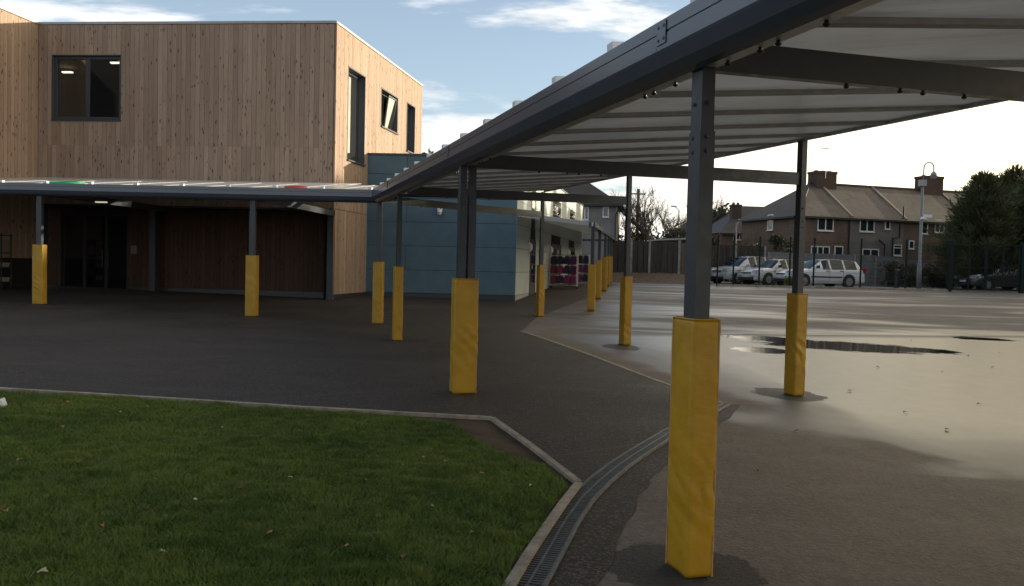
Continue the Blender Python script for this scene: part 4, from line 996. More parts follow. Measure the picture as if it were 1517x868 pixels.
# CCTV pole, bollard, lamp posts, telegraph pole
def pole_z(px, py, Y): return atY(px, py, Y).z
cp = fpt(1361, 40.6); cz = g(cp.x, cp.y); ct = pole_z(1365, 268, 40.6)
cc = thing('camera_pole', 'tall pale column with swan neck dome camera behind the mesh fence', 'camera pole', V((cp.x, cp.y, cz)))
MB().tube([V((cp.x, cp.y, cz-.05)), V((cp.x, cp.y, cz+1.2)), V((cp.x, cp.y, cz+1.22)), V((cp.x, cp.y, ct))], [.11, .11, .075, .065], 12).build('column', mat('pale_grey_paint', (.17, .175, .17), .5, 0, .1, 4), cc, True)
MB().box(cp.x-.17, cp.x+.14, cp.y-.12, cp.y+.12, ct-.25, ct+.05).build('control_box', mat('pale_grey_box', (.28, .27, .25), .5), cc)
top_ = ct+.65; arc = [V((cp.x+.02, cp.y, ct)), V((cp.x+.03, cp.y, top_))]+[V((cp.x+.27-.24*math.cos(a), cp.y, top_+.24*math.sin(a)*1.1)) for a in np.linspace(.2, math.pi, 9)]+[V((cp.x+.51, cp.y, top_-.2))]
MB().tube(arc, .030, 8).build('swan_neck', conc_d, cc, True)
dm = MB(); dm.tube([V((cp.x+.51, cp.y, top_-.18)), V((cp.x+.51, cp.y, top_-.28)), V((cp.x+.51, cp.y, top_-.42))], [.05, .14, .15], 12); dm.dome(V((cp.x+.51, cp.y, top_-.42)), .145, (0, 0, -1), 12, 1.1); dm.build('dome_camera', mat('camera_grey', (.22, .22, .22), .4), cc, True)
zf = pole_z(1365, 322, 40.6); fl2 = MB(); fl2.box(cp.x+.02, cp.x+.42, cp.y-.2, cp.y-.02, zf-.02, zf+.14); fl2.tube([V((cp.x+.2, cp.y-.1, zf-.1)), V((cp.x-.1, cp.y-.2, zf-.05))], .07, 8); fl2.build('floodlight', white_m, cc)
bl = fpt(1328, 47); bz = g(bl.x, bl.y); bb = MB(); bb.tube([V((bl.x, bl.y, bz)), V((bl.x, bl.y, bz+.8)), V((bl.x, bl.y, bz+.82)), V((bl.x, bl.y, bz+1.0)), V((bl.x, bl.y, bz+1.05))], [.13, .13, .15, .15, .05], 12); tag(bb.build('bollard', black_m), 'short dark bollard between the mesh fence and the grey fence', 'bollard')
def lamp(px, pytop, Y, label, hgt_out):
    p = atY(px, pytop, Y); z = .8; o = thing('street_lamp', label, 'street lamp', V((p.x, p.y, z))); MB().tube([V((p.x, p.y, z)), V((p.x, p.y, z+1)), V((p.x, p.y, p.z-.3)), V((p.x+hgt_out*.5, p.y, p.z-.02))], [.09, .08, .05, .04], 8).build('column', conc_d, o, True)
    h_ = MB(); h_.tube([V((p.x+hgt_out*.3, p.y, p.z)), V((p.x+hgt_out, p.y, p.z+.03))], [.09, .06], 8); h_.build('lamp_head', white_m, o)
lamp(1091, 326, 66, 'street lamp with pale curved head beside the distant chimney', .6); lamp(1006, 306, 70, 'thin street lamp among the bare trees', -.7)
tp = atY(946, 280, 60); t_ = MB(); t_.tube([V((tp.x, tp.y, .8)), V((tp.x, tp.y, tp.z))], [.15, .11], 10); t_.beam(V((tp.x-.5, tp.y, tp.z-.35)), V((tp.x+.5, tp.y, tp.z-.35)), .08, .09); tag(t_.build('telegraph_pole', mat('pole_wood', (.10, .075, .055), .9, 0, .2, 8)), 'wooden telegraph pole before the bare trees', 'pole')

# ------------------------------------------------------------------ houses
def facade_mat(name, a, b, kind):
    ma = bpy.data.materials.new(name); ma.use_nodes = True; t = NT(ma.node_tree); p = t.pos()
    if kind == 'brick':
        s_ = t.n('ShaderNodeSeparateXYZ', {0: p}); xy = t.math('ADD', s_.outputs[0], t.math('MULTIPLY', s_.outputs[1], .6)); vec = t.n('ShaderNodeCombineXYZ', {0: xy, 1: s_.outputs[2], 2: 0.0}).outputs[0]
        br = t.n('ShaderNodeTexBrick', {'Vector': vec, 'Color1': c4(a), 'Color2': c4(b), 'Mortar': c4(tuple(x*.9+.03 for x in b)), 'Scale': 1.0, 'Mortar Size': .012, 'Brick Width': .225, 'Row Height': .075}); col = br.outputs[0]
    else: col = t.mix(t.mapr(t.noise(p, 1.2, 7, .65), .3, .7), a, b)
    col = t.mix(t.mapr(t.noise(t.mapping(p, (1, 1, .4)), .8, 6, .6), .45, .75, 0, .5), col, tuple(x*.6 for x in a))
    bs = t.n('ShaderNodeBsdfPrincipled', {'Base Color': col, 'Roughness': .9, 'Specular IOR Level': .2}); t.n('ShaderNodeOutputMaterial', {'Surface': bs.outputs[0]}); return ma
def tile_mat(name, a, b):
    ma = bpy.data.materials.new(name); ma.use_nodes = True; t = NT(ma.node_tree); p = t.pos(); s_ = t.n('ShaderNodeSeparateXYZ', {0: p})
    cr = t.math('FRACT', t.math('MULTIPLY', s_.outputs[2], 5.5)); col = t.mix(t.mapr(t.noise(p, 1.4, 7, .7), .3, .7), a, b); col = t.mix(t.mapr(t.noise(p, 9, 3), .55, .75, 0, .5), col, tuple(x*.5 for x in a))
    bs = t.n('ShaderNodeBsdfPrincipled', {'Base Color': col, 'Roughness': .62, 'Specular IOR Level': .4, 'Normal': t.bump(cr, .6, .06)}); t.n('ShaderNodeOutputMaterial', {'Surface': bs.outputs[0]}); return ma
brick_m = facade_mat('brown_brick', (.125, .082, .058), (.16, .108, .078), 'brick'); render_m = facade_mat('grey_pebble_render', (.165, .142, .120), (.20, .175, .150), 'render'); pale_render = facade_mat('pale_grey_render', (.20, .19, .175), (.25, .238, .22), 'render')
tiles = tile_mat('brown_roof_tiles', (.080, .060, .046), (.115, .090, .070)); tiles_d = tile_mat('dark_roof_tiles', (.045, .038, .034), (.07, .058, .05)); chim_m = facade_mat('chimney_brick', (.055, .034, .027), (.075, .048, .036), 'brick')
def fwin(fr, px0, py0, px1, py1, par, cols=(0, .5, 1), transom=None, zmin=None):
    a, z1 = fr.px(px0, py0); b, z0 = fr.px(px1, py1); window(fr, (min(a, b), max(a, b), zmin or z0, z1), par, -.0+.005, .06, cols, transom, .075, gm=glass_far, fm=white_m, sill=True, sill_out=.12)
HC = atY(1183, 318, 56.0); hd_ = V((.956, .297, 0)).normalized(); fH = Fr((HC.x, HC.y), hd_, (hd_.y, -hd_.x)); sdv = V((-hd_.y, hd_.x, 0)); fHS = Fr(V((HC.x, HC.y, 0))+sdv*6.8, -sdv, -hd_)
EZ = HC.z+.02; RZ = EZ+2.55; GH = .6
u1h, _ = fH.px(1259, 330); u2h, _ = fH.px(1339, 330); u3h = u2h+6.2; DEP = 6.8
bounds = [(0, u1h, brick_m, 'end terrace house of brown brick with a hipped roof'), (u1h, u2h, render_m, 'middle terrace house with grey rendered rear wall'), (u2h, u3h, brick_m, 'brown terrace house behind the camera pole and conifer'), (u3h, u3h+6.5, render_m, 'terrace house beyond the conifer'), (u3h+6.5, u3h+13.5, brick_m, 'far end terrace house past the conifer')]
hs_ = []
def hp(u, z, d): return fH.p(u, z, -d)
for i, (a, b, mt, lab) in enumerate(bounds):
    o = thing('terrace_house', lab, 'house', hp((a+b)/2, GH, DEP/2), 'terraced houses beyond the car park'); hs_.append(o)
    wb = MB(); wb.fbox(fH, a+.004, b-.004, GH-.3, EZ, -DEP, 0); wb.build('wall', mt, o)
    ov = .28; r_ = MB(); hipL = 3.3 if i == 0 else 0; hipR = 3.3 if i == 4 else 0
    la, lb_ = (a-(ov if i == 0 else 0)), (b+(ov if i == 4 else -.01)); ze = EZ-.12
    A, B, C, D = hp(la, ze, -ov), hp(lb_, ze, -ov), hp(lb_, ze, DEP+ov), hp(la, ze, DEP+ov); R1, R2 = hp(a+hipL, RZ, DEP/2), hp(b-hipR-(.01 if not hipR else 0), RZ, DEP/2)
    r_.quad(A, B, R2, R1); r_.quad(C, D, R1, R2); r_.poly([D, A, R1]); r_.poly([B, C, R2]); r_.poly([D, C, B, A]); ro = r_.build('roof', tiles, o)
    rd = MB(); rd.beam(R1+V((0, 0, .03)), R2+V((0, 0, .03)), .22, .14); rd.build('ridge_tiles', tiles_d, ro)
    if i: pv_ = MB(); pv_.beam(hp(a, EZ-.03, -ov)+V((0, 0, .03)), hp(a, RZ, DEP/2)+V((0, 0, .06)), .16, .10); pv_.build('party_verge', conc, ro)
    gt = MB(); gt.fbox(fH, la, lb_, ze-.10, ze+.02, ov-.005, ov+.10); gt.build('gutter', black_m, o)
    if i == 0: gs = MB(); gs.fbox(fHS, -.2, DEP, ze-.10, ze+.02, ov-.005, ov+.10); gs.build('gutter', black_m, o); hip = MB(); hip.beam(A+V((0, 0, .04)), R1+V((0, 0, .04)), .2, .1); hip.build('hip_tiles', tiles_d, ro)
def chimney(i, px0, px1, pyt, pots=3):
    a, _ = fH.px(px0, 300); b, _ = fH.px(px1, 300); s_ = (b-a)*1.06; p = atY((px0+px1)/2, pyt, hp(a, 0, DEP/2).y+.6); u_ = (V((p.x, p.y, 0))-fH.O).dot(fH.u); fr = Fr(fH.p(u_-s_/2, 0, -DEP/2+.55), fH.u, fH.n); zt = p.z
    c = MB(); c.fbox(fr, 0, s_, RZ-1.1, zt-.28, -1.05, 0); c.fbox(fr, -.04, s_+.04, zt-.28, zt-.10, -1.09, .04); ch = c.build('chimney', chim_m, hs_[i])
    for k_ in range(pots): q_ = fr.p(s_*(k_+.5)/pots, zt-.1, -.5); MB().tube([q_, q_+V((0, 0, .09))], [.17, .14], 8).build('chimney_pot', chim_m, ch)
    return fr, s_, zt
frc, sw, zt = chimney(0, 1208, 1237, 252); chimney(2, 1370, 1397, 259)
q_ = frc.p(sw*.4, zt-.6, .05); ae = MB(); ae.tube([q_, q_+V((0, 0, 2.2))], .02, 5); e1 = q_+V((0, 0, 2.1)); ae.beam(e1-fH.u*.5, e1+fH.u*.6, .03, .03)
for k_ in range(7): c_ = e1-fH.u*(.5-k_*.17); ae.beam(c_-fH.n*.28, c_+fH.n*.28, .015, .015)
ae.build('aerial', flange_m, hs_[0])
fwin(fHS, 1138, 318, 1145.5, 341, hs_[0], (0, 1), .7); fwin(fH, 1211, 318, 1234, 342.6, hs_[0], (0, .5, 1), None); fwin(fH, 1201, 364, 1228, 384, hs_[0], (0, .33, .66, 1)); fwin(fH, 1236, 364, 1248, 380, hs_[0], (0, 1))
fwin(fH, 1273.5, 321.6, 1294.5, 344, hs_[1]); fwin(fH, 1311, 323, 1318, 340, hs_[1], (0, 1)); fwin(fH, 1277, 368, 1301, 384, hs_[1]); fwin(fH, 1323, 362, 1335, 379, hs_[1], (0, 1), .7)
fwin(fH, 1346, 356, 1353.5, 369, hs_[2], (0, 1)); fwin(fH, 1365, 324, 1373.5, 347, hs_[2], (0, 1)); fwin(fH, 1385, 325, 1398, 345, hs_[2])
def pipe(i, pts, r_=.06):
    mb = MB(); mb.tube([fH.p(u_, z, .09) for u_, z in pts], r_, 6); mb.build('drain_pipe', black_m, hs_[i])
u_, z_ = fH.px(1258.5, 325); pipe(0, [(u_-.05, EZ-.2), (u_-.05, GH)])
ua, za = fH.px(1342, 307); ub_, zb_ = fH.px(1338, 335); pipe(1, [(u2h-.12, EZ+.9), (u2h-.12, zb_+.6), (u2h-.4, zb_+.2), (u2h-.4, zb_-.8), (u2h-.95, zb_-.85), (u2h-.95, GH)])
ua, za = fH.px(1301, 355); pipe(1, [(ua, za), (ua+.5, za-.35), (ua+.5, GH)], .05)
hb = MB(); ud, zd = fH.px(1326, 326); 
# pale house behind the wing
def simple_house(name, label, C0, u_, L, Dp, ez, rz, wall, roof, hip, par_group=None):
    n_ = V((u_.y, -u_.x, 0)); fr = Fr(C0, u_, n_); o = thing(name, label, 'house', V((C0[0], C0[1], .7)), par_group); w_ = MB(); w_.fbox(fr, 0, L, .4, ez, -Dp, 0); w_.build('wall', wall, o)
    ov = .35; A, B, C, D = fr.p(-ov, ez-.05, ov), fr.p(L+ov, ez-.05, ov), fr.p(L+ov, ez-.05, -Dp-ov), fr.p(-ov, ez-.05, -Dp-ov); R1, R2 = fr.p(hip, rz, -Dp/2), fr.p(L-hip, rz, -Dp/2)
    r_ = MB(); r_.quad(A, B, R2, R1); r_.quad(C, D, R1, R2); r_.poly([D, A, R1]); r_.poly([B, C, R2]); r_.poly([D, C, B, A]); r_.build('roof', roof, o)
    gt = MB(); gt.fbox(fr, -ov, L+ov, ez-.17, ez-.052, ov-.01, ov+.09); gt.fbox(fr, L+ov-.01, L+ov+.09, ez-.168, ez-.054, -Dp-ov, ov-.012); gt.build('gutter', black_m, o); return o, fr
PH = atY(914, 302, 54); phu = V((1, -.16, 0)).normalized(); LPH = 9.5; st_ = V((PH.x, PH.y, 0))-phu*LPH
ph, fph = simple_house('detached_house', 'pale rendered house with dark hipped roof behind the lean-to wing', (st_.x, st_.y), phu, LPH, 7.0, PH.z, PH.z+2.3, pale_render, tiles_d, 3.0)
fwin(fph, 893, 304, 902, 322, ph, (0, 1)); fwin(fph, 861, 306, 872, 326, ph, (0, .5, 1)); mb = MB(); ub2, zb2 = fph.px(911, 320); mb.tube([fph.p(LPH+.3, PH.z-.15, .3), fph.p(LPH-.05, PH.z-.7, .08), fph.p(LPH-.05, .6, .08)], .05, 6); mb.build('drain_pipe', black_m, ph)
bd = MB(); bd.fbox(fph, 0, LPH+.01, 3.3, 3.42, .001, .03); bd.build('band_course', tiles_d, ph)
# low distant houses in the gap
q_ = atY(1062, 347, 78); simple_house('distant_house', 'low brown house far behind between the bare tree and the chimney house', (q_.x-4, q_.y), V((1, 0, 0)), 6.5, 6, q_.z-.4, q_.z+1.8, brick_m, tiles_d, 2.5)
q_ = atY(1100, 345, 72); dh, fdh = simple_house('distant_house', 'dark roofed house with one tall chimney left of the terrace', (q_.x-1.8, q_.y), V((1, .1, 0)).normalized(), 9, 6.5, q_.z, q_.z+2.6, brick_m, tiles_d, 2.8)
ca = atY(1090, 302, 74); cb_ = MB(); cb_.box(ca.x-.42, ca.x+.42, ca.y-.4, ca.y+.4, q_.z, ca.z-.25); cb_.box(ca.x-.47, ca.x+.47, ca.y-.45, ca.y+.45, ca.z-.25, ca.z-.08)
for k_ in (-.2, .2): cb_.tube([V((ca.x+k_, ca.y, ca.z-.08)), V((ca.x+k_, ca.y, ca.z+.12))], [.14, .11], 8)
cb_.build('chimney', chim_m, dh); fwin(fdh, 1086, 346, 1105, 356, dh, (0, .5, 1))
# shed with a pale roof edge behind the wooden fence
q_ = atY(975, 356, 49); q2 = atY(1022, 354, 49); o = thing('garden_shed', 'low shed with a pale roof edge just behind the wooden fence', 'shed', V(((q_.x+q2.x)/2, 50, .9)))
MB().box(q_.x, q2.x, 49, 52, .8, q_.z-.02).build('wall', fence_wood, o); s_ = MB(); s_.hexa([V((q_.x-.1, 48.8, q_.z-.019)), V((q2.x+.1, 48.8, q2.z-.019)), V((q2.x+.1, 52.2, q2.z+.02)), V((q_.x-.1, 52.2, q_.z+.02)), V((q_.x-.1, 48.8, q_.z+.07)), V((q2.x+.1, 48.8, q2.z+.07)), V((q2.x+.1, 52.2, q2.z+.10)), V((q_.x-.1, 52.2, q_.z+.10))]); s_.build('roof', mat('dull_roof_edge', (.30, .30, .29), .6), o)

# ------------------------------------------------------------------ cars
def paint(name, c): return mat(name, c, .32, .0, .05, 2, coat=.6)
def car(loc, ang, kind, pm, label, group='cars in the car park'):
    o = thing(kind['name'], label, 'car', V((0, 0, 0)), group)
    L, Wd, Hh = kind['L'], kind['W'], kind['H']; hw = Wd/2
    # stations: x, top z, half width at top, belt z, glass flag from this station to the next
    S = kind['S']; secs = []
    for x, zt_, wt, zb_, fl_, nose in S:
        wm = hw*nose; low = .20 if .06*L < x < .94*L else .26
        secs.append([V((x, 0, zt_)), V((x, wt*.6, zt_-.004)), V((x, wt, zt_-.03)), V((x, wm*.965, zb_)), V((x, wm, zb_-.12)), V((x, wm, .48)), V((x, wm*.985, .30)), V((x, wm*.90, low))])
    body = MB(); side = {}; ws = MB(); rw = MB(); npt = 8
    def addq(mb, a, b, c, d):
        mb.quad(a, b, c, d); f = lambda v: V((v.x, -v.y, v.z)); mb.quad(f(d), f(c), f(b), f(a))
    for i in range(len(S)-1):
        fl_ = S[i][4]
        for j in range(npt-1):
            a, b, c, d = secs[i][j], secs[i][j+1], secs[i+1][j+1], secs[i+1][j]
            if fl_ == 'w' and j < 2: addq(ws, a, b, c, d)
            elif fl_ == 'r' and j < 2: addq(rw, a, b, c, d)
            elif fl_ in ('s', 'S') and j == 2: side[i] = MB(); side[i].quad(a, b, c, d); side[-i] = MB(); fm_ = lambda v: V((v.x, -v.y, v.z)); side[-i].quad(fm_(d), fm_(c), fm_(b), fm_(a))
            else: addq(body, a, b, c, d)
    for sct, rev in ((secs[0], 0), (secs[-1], 1)):
        for j in range(npt-1): addq(body, sct[j], sct[j+1], V((sct[j+1].x, 0, sct[j+1].z)), V((sct[j].x, 0, sct[j].z)))
    bo_ = body; me = body.build('body', pm, o, True)
    bmx = bmesh.new(); bmx.from_mesh(me.data); bmesh.ops.remove_doubles(bmx, verts=bmx.verts, dist=.002); bmesh.ops.recalc_face_normals(bmx, faces=bmx.faces)
    for e_ in bmx.edges:
        if len(e_.link_faces) == 2 and e_.calc_face_angle(0) > .6: e_.smooth = False
    bmx.to_mesh(me.data); bmx.free()
    ws.build('windscreen', glass_car, o); rw.build('rear_window', glass_car, o)
    for s_ in side.values(): s_.build('side_window', glass_car, o)
    for x in kind['wheels']:
        for sg in (-1, 1):
            y = sg*(hw-.005); ar = MB(); ar.tube([V((x, y-sg*.15, .335)), V((x, y+sg*.008, .335))], .375, 20); ar.build('wheel_arch', black_m, o)
            t_ = MB(); t_.tube([V((x, y-sg*.18, .31)), V((x, y-sg*.16, .31)), V((x, y+sg*.005, .31)), V((x, y+sg*.02, .31))], [.28, .31, .31, .27], 20); tw = t_.build('tyre', tyre_m, o)
            r_ = MB(); r_.tube([V((x, y+sg*.012, .31)), V((x, y+sg*.026, .31))], .20, 16)
            for k_ in range(7): a_ = k_*2*math.pi/7; r_.beam(V((x, y+sg*.028, .31)), V((x+math.cos(a_)*.2, y+sg*.026, .31+math.sin(a_)*.2)), .05, .016, V((0, 1, 0)))
            r_.build('rim', rim_m, tw)
    nz = kind['nose_z']
    for sg in (-1, 1):
        h_ = MB(); yy = hw*.70*sg; xx = kind['hx']; h_.hexa([V((xx-.03, yy-.19, nz-.09)), V((xx-.03, yy+.19, nz-.09)), V((xx+.34, yy+.22*sg+.06*sg, nz-.02)), V((xx+.34, yy-.10, nz+.0)), V((xx+.0, yy-.17, nz+.07)), V((xx+.03, yy+.17, nz+.09)), V((xx+.40, yy+.20*sg+.04*sg, nz+.14)), V((xx+.36, yy-.12, nz+.13))]); h_.build('headlight', mat('headlamp_glass', (.45, .46, .46), .12, .3), o)
        tl = MB(); tl.box(L-.16, L+.015, sg*(hw-.10)-.075, sg*(hw-.10)+.075, .78, kind['tl']); tl.build('tail_light', mat('red_lens', (.35, .012, .012), .2), o)
        mi = MB(); mx = kind['mir']; mi.hexa([V((mx, sg*(hw-.02), .98)), V((mx+.09, sg*(hw-.02), .98)), V((mx+.09, sg*(hw+.19), .98)), V((mx+.03, sg*(hw+.19), .98)), V((mx+.0, sg*(hw-.02), 1.11)), V((mx+.10, sg*(hw-.02), 1.11)), V((mx+.10, sg*(hw+.18), 1.13)), V((mx+.03, sg*(hw+.18), 1.13))]); mi.build('mirror', pm if kind['mirbody'] else black_m, o)
        md = MB(); md.box(kind['wheels'][0]+.42, kind['wheels'][1]-.42, sg*(hw+.004)-.008, sg*(hw+.004)+.008, .50, .57); md.build('side_moulding', black_m, o)
        for xd in kind['doors']:
            hn = MB(); hn.box(xd-.20, xd-.02, sg*(hw+.006)-.012, sg*(hw+.006)+.012, .83, .865); hn.build('door_handle', black_m, o)
            gp_ = MB(); gp_.box(xd-.006, xd+.006, sg*(hw-.001)-.003, sg*(hw-.001)+.003, .36, .88); gp_.build('door_gap', black_m, o)
    gr = MB(); gx_ = kind['hx']-.045; gr.box(gx_, gx_+.06, -.36, .36, nz-.16, nz-.03); gr.build('grille', black_m, o)
    gr = MB(); gr.box(gx_-.035, gx_+.06, -.60, .60, .26, .40); gr.build('bumper_intake', black_m, o)
    em = MB(); em.beam(V((gx_-.004, -.34, nz-.09)), V((gx_-.004, .34, nz-.09)), .012, .03); em.build('grille_bar', rim_m, o)
    np_ = MB(); np_.box(gx_-.042, gx_-.03, -.26, .26, .44, .55); np_.build('number_plate', white_m, o)
    # move: car was built nose at x=0, pointing to -x
    Mx = Matrix.Translation((loc[0], loc[1], g(loc[0], loc[1]))) @ Matrix.Rotation(ang, 4, 'Z') @ Matrix.Translation((-L/2, 0, 0))
    o.matrix_world = Mx; WL[o] = Mx.translation.copy(); return o
glass_car = glass_mat('car_glass', (.012, .014, .016), 0.0, 1.0)
estate = dict(name='estate_car', L=4.5, W=1.72, H=1.46, wheels=(.86, 3.50), nose_z=.72, hx=.05, tl=1.02, mir=1.55, mirbody=False, doors=(2.35, 3.15), S=[
    (0.0, .60, .60, .50, 'b', .78), (.06, .70, .66, .58, 'b', .90), (.35, .82, .70, .74, 'b', .97), (.9, .90, .74, .83, 'b', 1), (1.25, .955, .74, .88, 'w', 1), (1.60, 1.17, .66, .90, 'w', 1), (1.98, 1.40, .56, .905, 's', 1), (2.38, 1.455, .57, .91, 'b', 1), (2.48, 1.46, .57, .912, 's', 1), (3.20, 1.46, .57, .925, 'b', 1), (3.30, 1.455, .565, .927, 's', 1), (3.98, 1.415, .55, .94, 'b', 1), (4.10, 1.39, .54, .945, 'r', .99), (4.36, 1.02, .62, .90, 'b', .96), (4.46, .86, .64, .72, 'b', .93), (4.5, .55, .64, .50, 'b', .90)])
mpv = dict(name='people_carrier', L=4.3, W=1.78, H=1.62, wheels=(.82, 3.45), nose_z=.78, hx=.05, tl=1.05, mir=1.40, mirbody=True, doors=(2.25, 3.05), S=[
    (0.0, .64, .60, .54, 'b', .80), (.06, .76, .66, .62, 'b', .91), (.35, .90, .72, .80, 'b', .97), (.75, .98, .76, .90, 'b', 1), (.95, 1.02, .76, .93, 'w', 1), (1.35, 1.28, .67, .95, 'w', 1), (1.80, 1.53, .58, .955, 's', 1), (2.25, 1.61, .59, .96, 'b', 1), (2.35, 1.62, .59, .962, 's', 1), (3.05, 1.62, .59, .97, 'b', 1), (3.15, 1.61, .585, .972, 's', 1), (3.82, 1.57, .57, .985, 'b', 1), (3.98, 1.54, .56, .99, 'r', .99), (4.16, 1.05, .66, .92, 'b', .97), (4.27, .90, .66, .74, 'b', .94), (4.3, .55, .66, .50, 'b', .90)])
sal = dict(estate); sal.update(name='hatchback_car', L=4.2, wheels=(.84, 3.35), doors=(2.3, 3.0), mir=1.5, S=[(min(x, 4.2)*4.2/4.5 if True else x, z, a, b, f, n) for x, z, a, b, f, n in estate['S']])
def carloc(px, Y): p = atY(px, 410, Y); return (p.x, p.y)
white_p = paint('white_car_paint', (.60, .60, .60)); silver_p = paint('silver_car_paint', (.40, .41, .42)); grey_p = paint('pale_silver_car_paint', (.46, .46, .45)); dark_p = paint('dark_car_paint', (.035, .03, .03))
HA = math.radians(20)
car(carloc(1212, 43.6), HA-math.radians(6), estate, white_p, 'white estate car parked nearest the mesh fence')
car(carloc(1148, 46.4), HA+math.radians(6), sal, grey_p, 'pale silver car parked between the white estate and the people carrier')
car(carloc(1103, 48.6), HA+math.radians(8), mpv, silver_p, 'silver people carrier parked furthest from the fence')
car(carloc(1478, 46.5), math.radians(8), sal, dark_p, 'dark car with red tail light behind the mesh gate')

# ------------------------------------------------------------------ trees and shrubs
def bare_tree(base, H_, sd, label, spread=1.0, depth=6):
    r_ = random.Random(sd); o = thing('bare_tree', label, 'tree', V(base), 'bare trees behind the wooden fence'); tr = MB(); br = MB()
    def grow(p, d, L, rad, lev):
        pts = [p]; n = 3; dd = d.copy()
        for i in range(n):
            dd = (dd+V((r_.uniform(-1, 1), r_.uniform(-1, 1), r_.uniform(-.4, .7)))*.16).normalized(); pts.append(pts[-1]+dd*L/n)
        (tr if lev <= 1 else br).tube(pts, [rad*(1-.30*i/n) for i in range(n+1)], 6 if lev < 2 else (4 if lev < 4 else 3), lev < 1)
        if lev >= depth: return
        for k in range(r_.choice((2, 3, 3)) if lev else 6):
            t = r_.uniform(.45, 1.0) if lev else r_.uniform(.55, 1); q = pts[1+min(2, int(t*2.99))]; a_ = r_.uniform(0, 6.28); sp_ = r_.uniform(.35, .8)*spread
            nd = (dd+V((math.cos(a_)*sp_, math.sin(a_)*sp_, .12))).normalized(); grow(q, nd, L*r_.uniform(.62, .82), rad*.64, lev+1)
    grow(V(base), V((0, 0, 1)), H_*.27, H_*.0155, 0); tr.build('trunk', bark, o, True); br.build('crown', bark, o, True); return o
def at_g(px, Y, z=.8): p = atY(px, 380, Y); return (p.x, p.y, z)
bare_tree(at_g(972, 56), 8.2, 4, 'large bare tree with spreading twigs behind the telegraph pole', 1.05, 6)
bare_tree(at_g(1012, 60), 7.6, 9, 'bare tree standing beside the shed behind the fence', 1.0, 6)
bare_tree(at_g(934, 63), 7.0, 15, 'smaller bare tree beside the pale rendered house', .9, 6)
bare_tree(at_g(990, 70), 7.4, 21, 'bare tree behind the spreading one, half hidden', 1.0, 6)
def leaf_mat(name, a, b):
    ma = bpy.data.materials.new(name); ma.use_nodes = True; t = NT(ma.node_tree); p = t.pos(); col = t.mix(t.mapr(t.noise(p, 2.5, 5, .7), .3, .7), a, b)
    d = t.n('ShaderNodeBsdfPrincipled', {'Base Color': col, 'Roughness': .6, 'Specular IOR Level': .25}).outputs[0]; tr = t.n('ShaderNodeBsdfTranslucent', {'Color': col}).outputs[0]
    t.n('ShaderNodeOutputMaterial', {'Surface': t.n('ShaderNodeMixShader', {0: .2, 1: d, 2: tr}).outputs[0]}); return ma
conif = leaf_mat('conifer_foliage', (.048, .056, .025), (.095, .100, .042)); ever = leaf_mat('evergreen_foliage', (.030, .042, .016), (.060, .070, .026)); hedge_l = leaf_mat('brown_green_hedge', (.040, .040, .018), (.075, .060, .028))
def sprays(pts, dirs, L, wd, r_):
    n = len(pts); pts = np.array(pts); dirs = np.array(dirs); dirs /= np.linalg.norm(dirs, axis=1)[:, None]; rd = rng.normal(size=(n, 3)); sd = np.cross(dirs, rd); sd /= np.linalg.norm(sd, axis=1)[:, None]
    Ls = L*(.5+rng.random(n))[:, None]; w_ = wd*(.6+.8*rng.random(n))[:, None]; mid = pts+dirs*Ls*.45
    v = np.stack([pts, mid+sd*w_, pts+dirs*Ls, mid-sd*w_], 1).reshape(-1, 3); k = np.arange(n)*4; return v, np.stack([k, k+1, k+2, k+3], 1)
def conifer(base, H_, R_, sd, label, nb=170, tipz=1.0):
    r_ = random.Random(sd); o = thing('conifer_tree', label, 'tree', V(base), 'conifers behind the mesh gate'); B = V(base)
    MB().tube([B-V((0, 0, .1)), B+V((0, 0, H_*.5)), B+V((0, 0, H_*.97))], [.22, .12, .02], 8).build('trunk', bark, o, True)
    lim = MB(); P_, D_ = [], []
    for i in range(nb):
        t = r_.random()**.85; z = H_*(.05+.93*t); a_ = r_.uniform(0, 6.283); rr2 = R_*(1-t**1.25)**.85*(.62+.7*noise.noise(V((math.cos(a_)*2.2+sd, math.sin(a_)*2.2, t*6)))+.5*r_.random())+.15
        upk = .35+.75*t; st = B+V((0, 0, z*.92)); e_ = st+V((math.cos(a_)*rr2, math.sin(a_)*rr2, rr2*upk*.6)); mid = st.lerp(e_, .5)+V((0, 0, -.08*rr2)); lim.tube([st, mid, e_], [.03, .02, .006], 3, False)
        n = int((70+110*rr2/R_)*(1.0 if t < .5 else .62))
        for k in range(n):
            f = .18+.85*r_.random()**.7; q = (st.lerp(mid, f*2) if f < .5 else mid.lerp(e_, (f-.5)*2)); off = V((r_.gauss(0, 1), r_.gauss(0, 1), r_.gauss(0, .8)))*(.16+.16*(1-f))*min(1, rr2+.3); d = (e_-st).normalized()*.8+off.normalized()*.8+V((0, 0, .45))
            P_.append(tuple(q+off)); D_.append(tuple(d))
    lim.build('branches', bark, o); v, f = sprays(P_, D_, .34, .030, r_); me = np_mesh('crown', v-np.array(WL[o]), f, conif, False); c = bpy.data.objects.new('crown', me); COL.objects.link(c); c.parent = o; return o
cb0 = atY(1457, 300, 47); tz = atY(1457, 247, 47).z
conifer((cb0.x, cb0.y, .8), tz-.8, 2.25, 3, 'tall dark conifer with a feathery pointed top', 190)
cb1 = atY(1438, 300, 48.5); conifer((cb1.x, cb1.y, .8), atY(1438, 288, 48.5).z-.8, 1.35, 8, 'lower bushy conifer beside the tall feathery one', 110)
cb2 = atY(1520, 300, 48); conifer((cb2.x, cb2.y, .8), atY(1520, 268, 48).z-.8, 2.0, 12, 'broad conifer on the far side of the tall feathery one', 150)
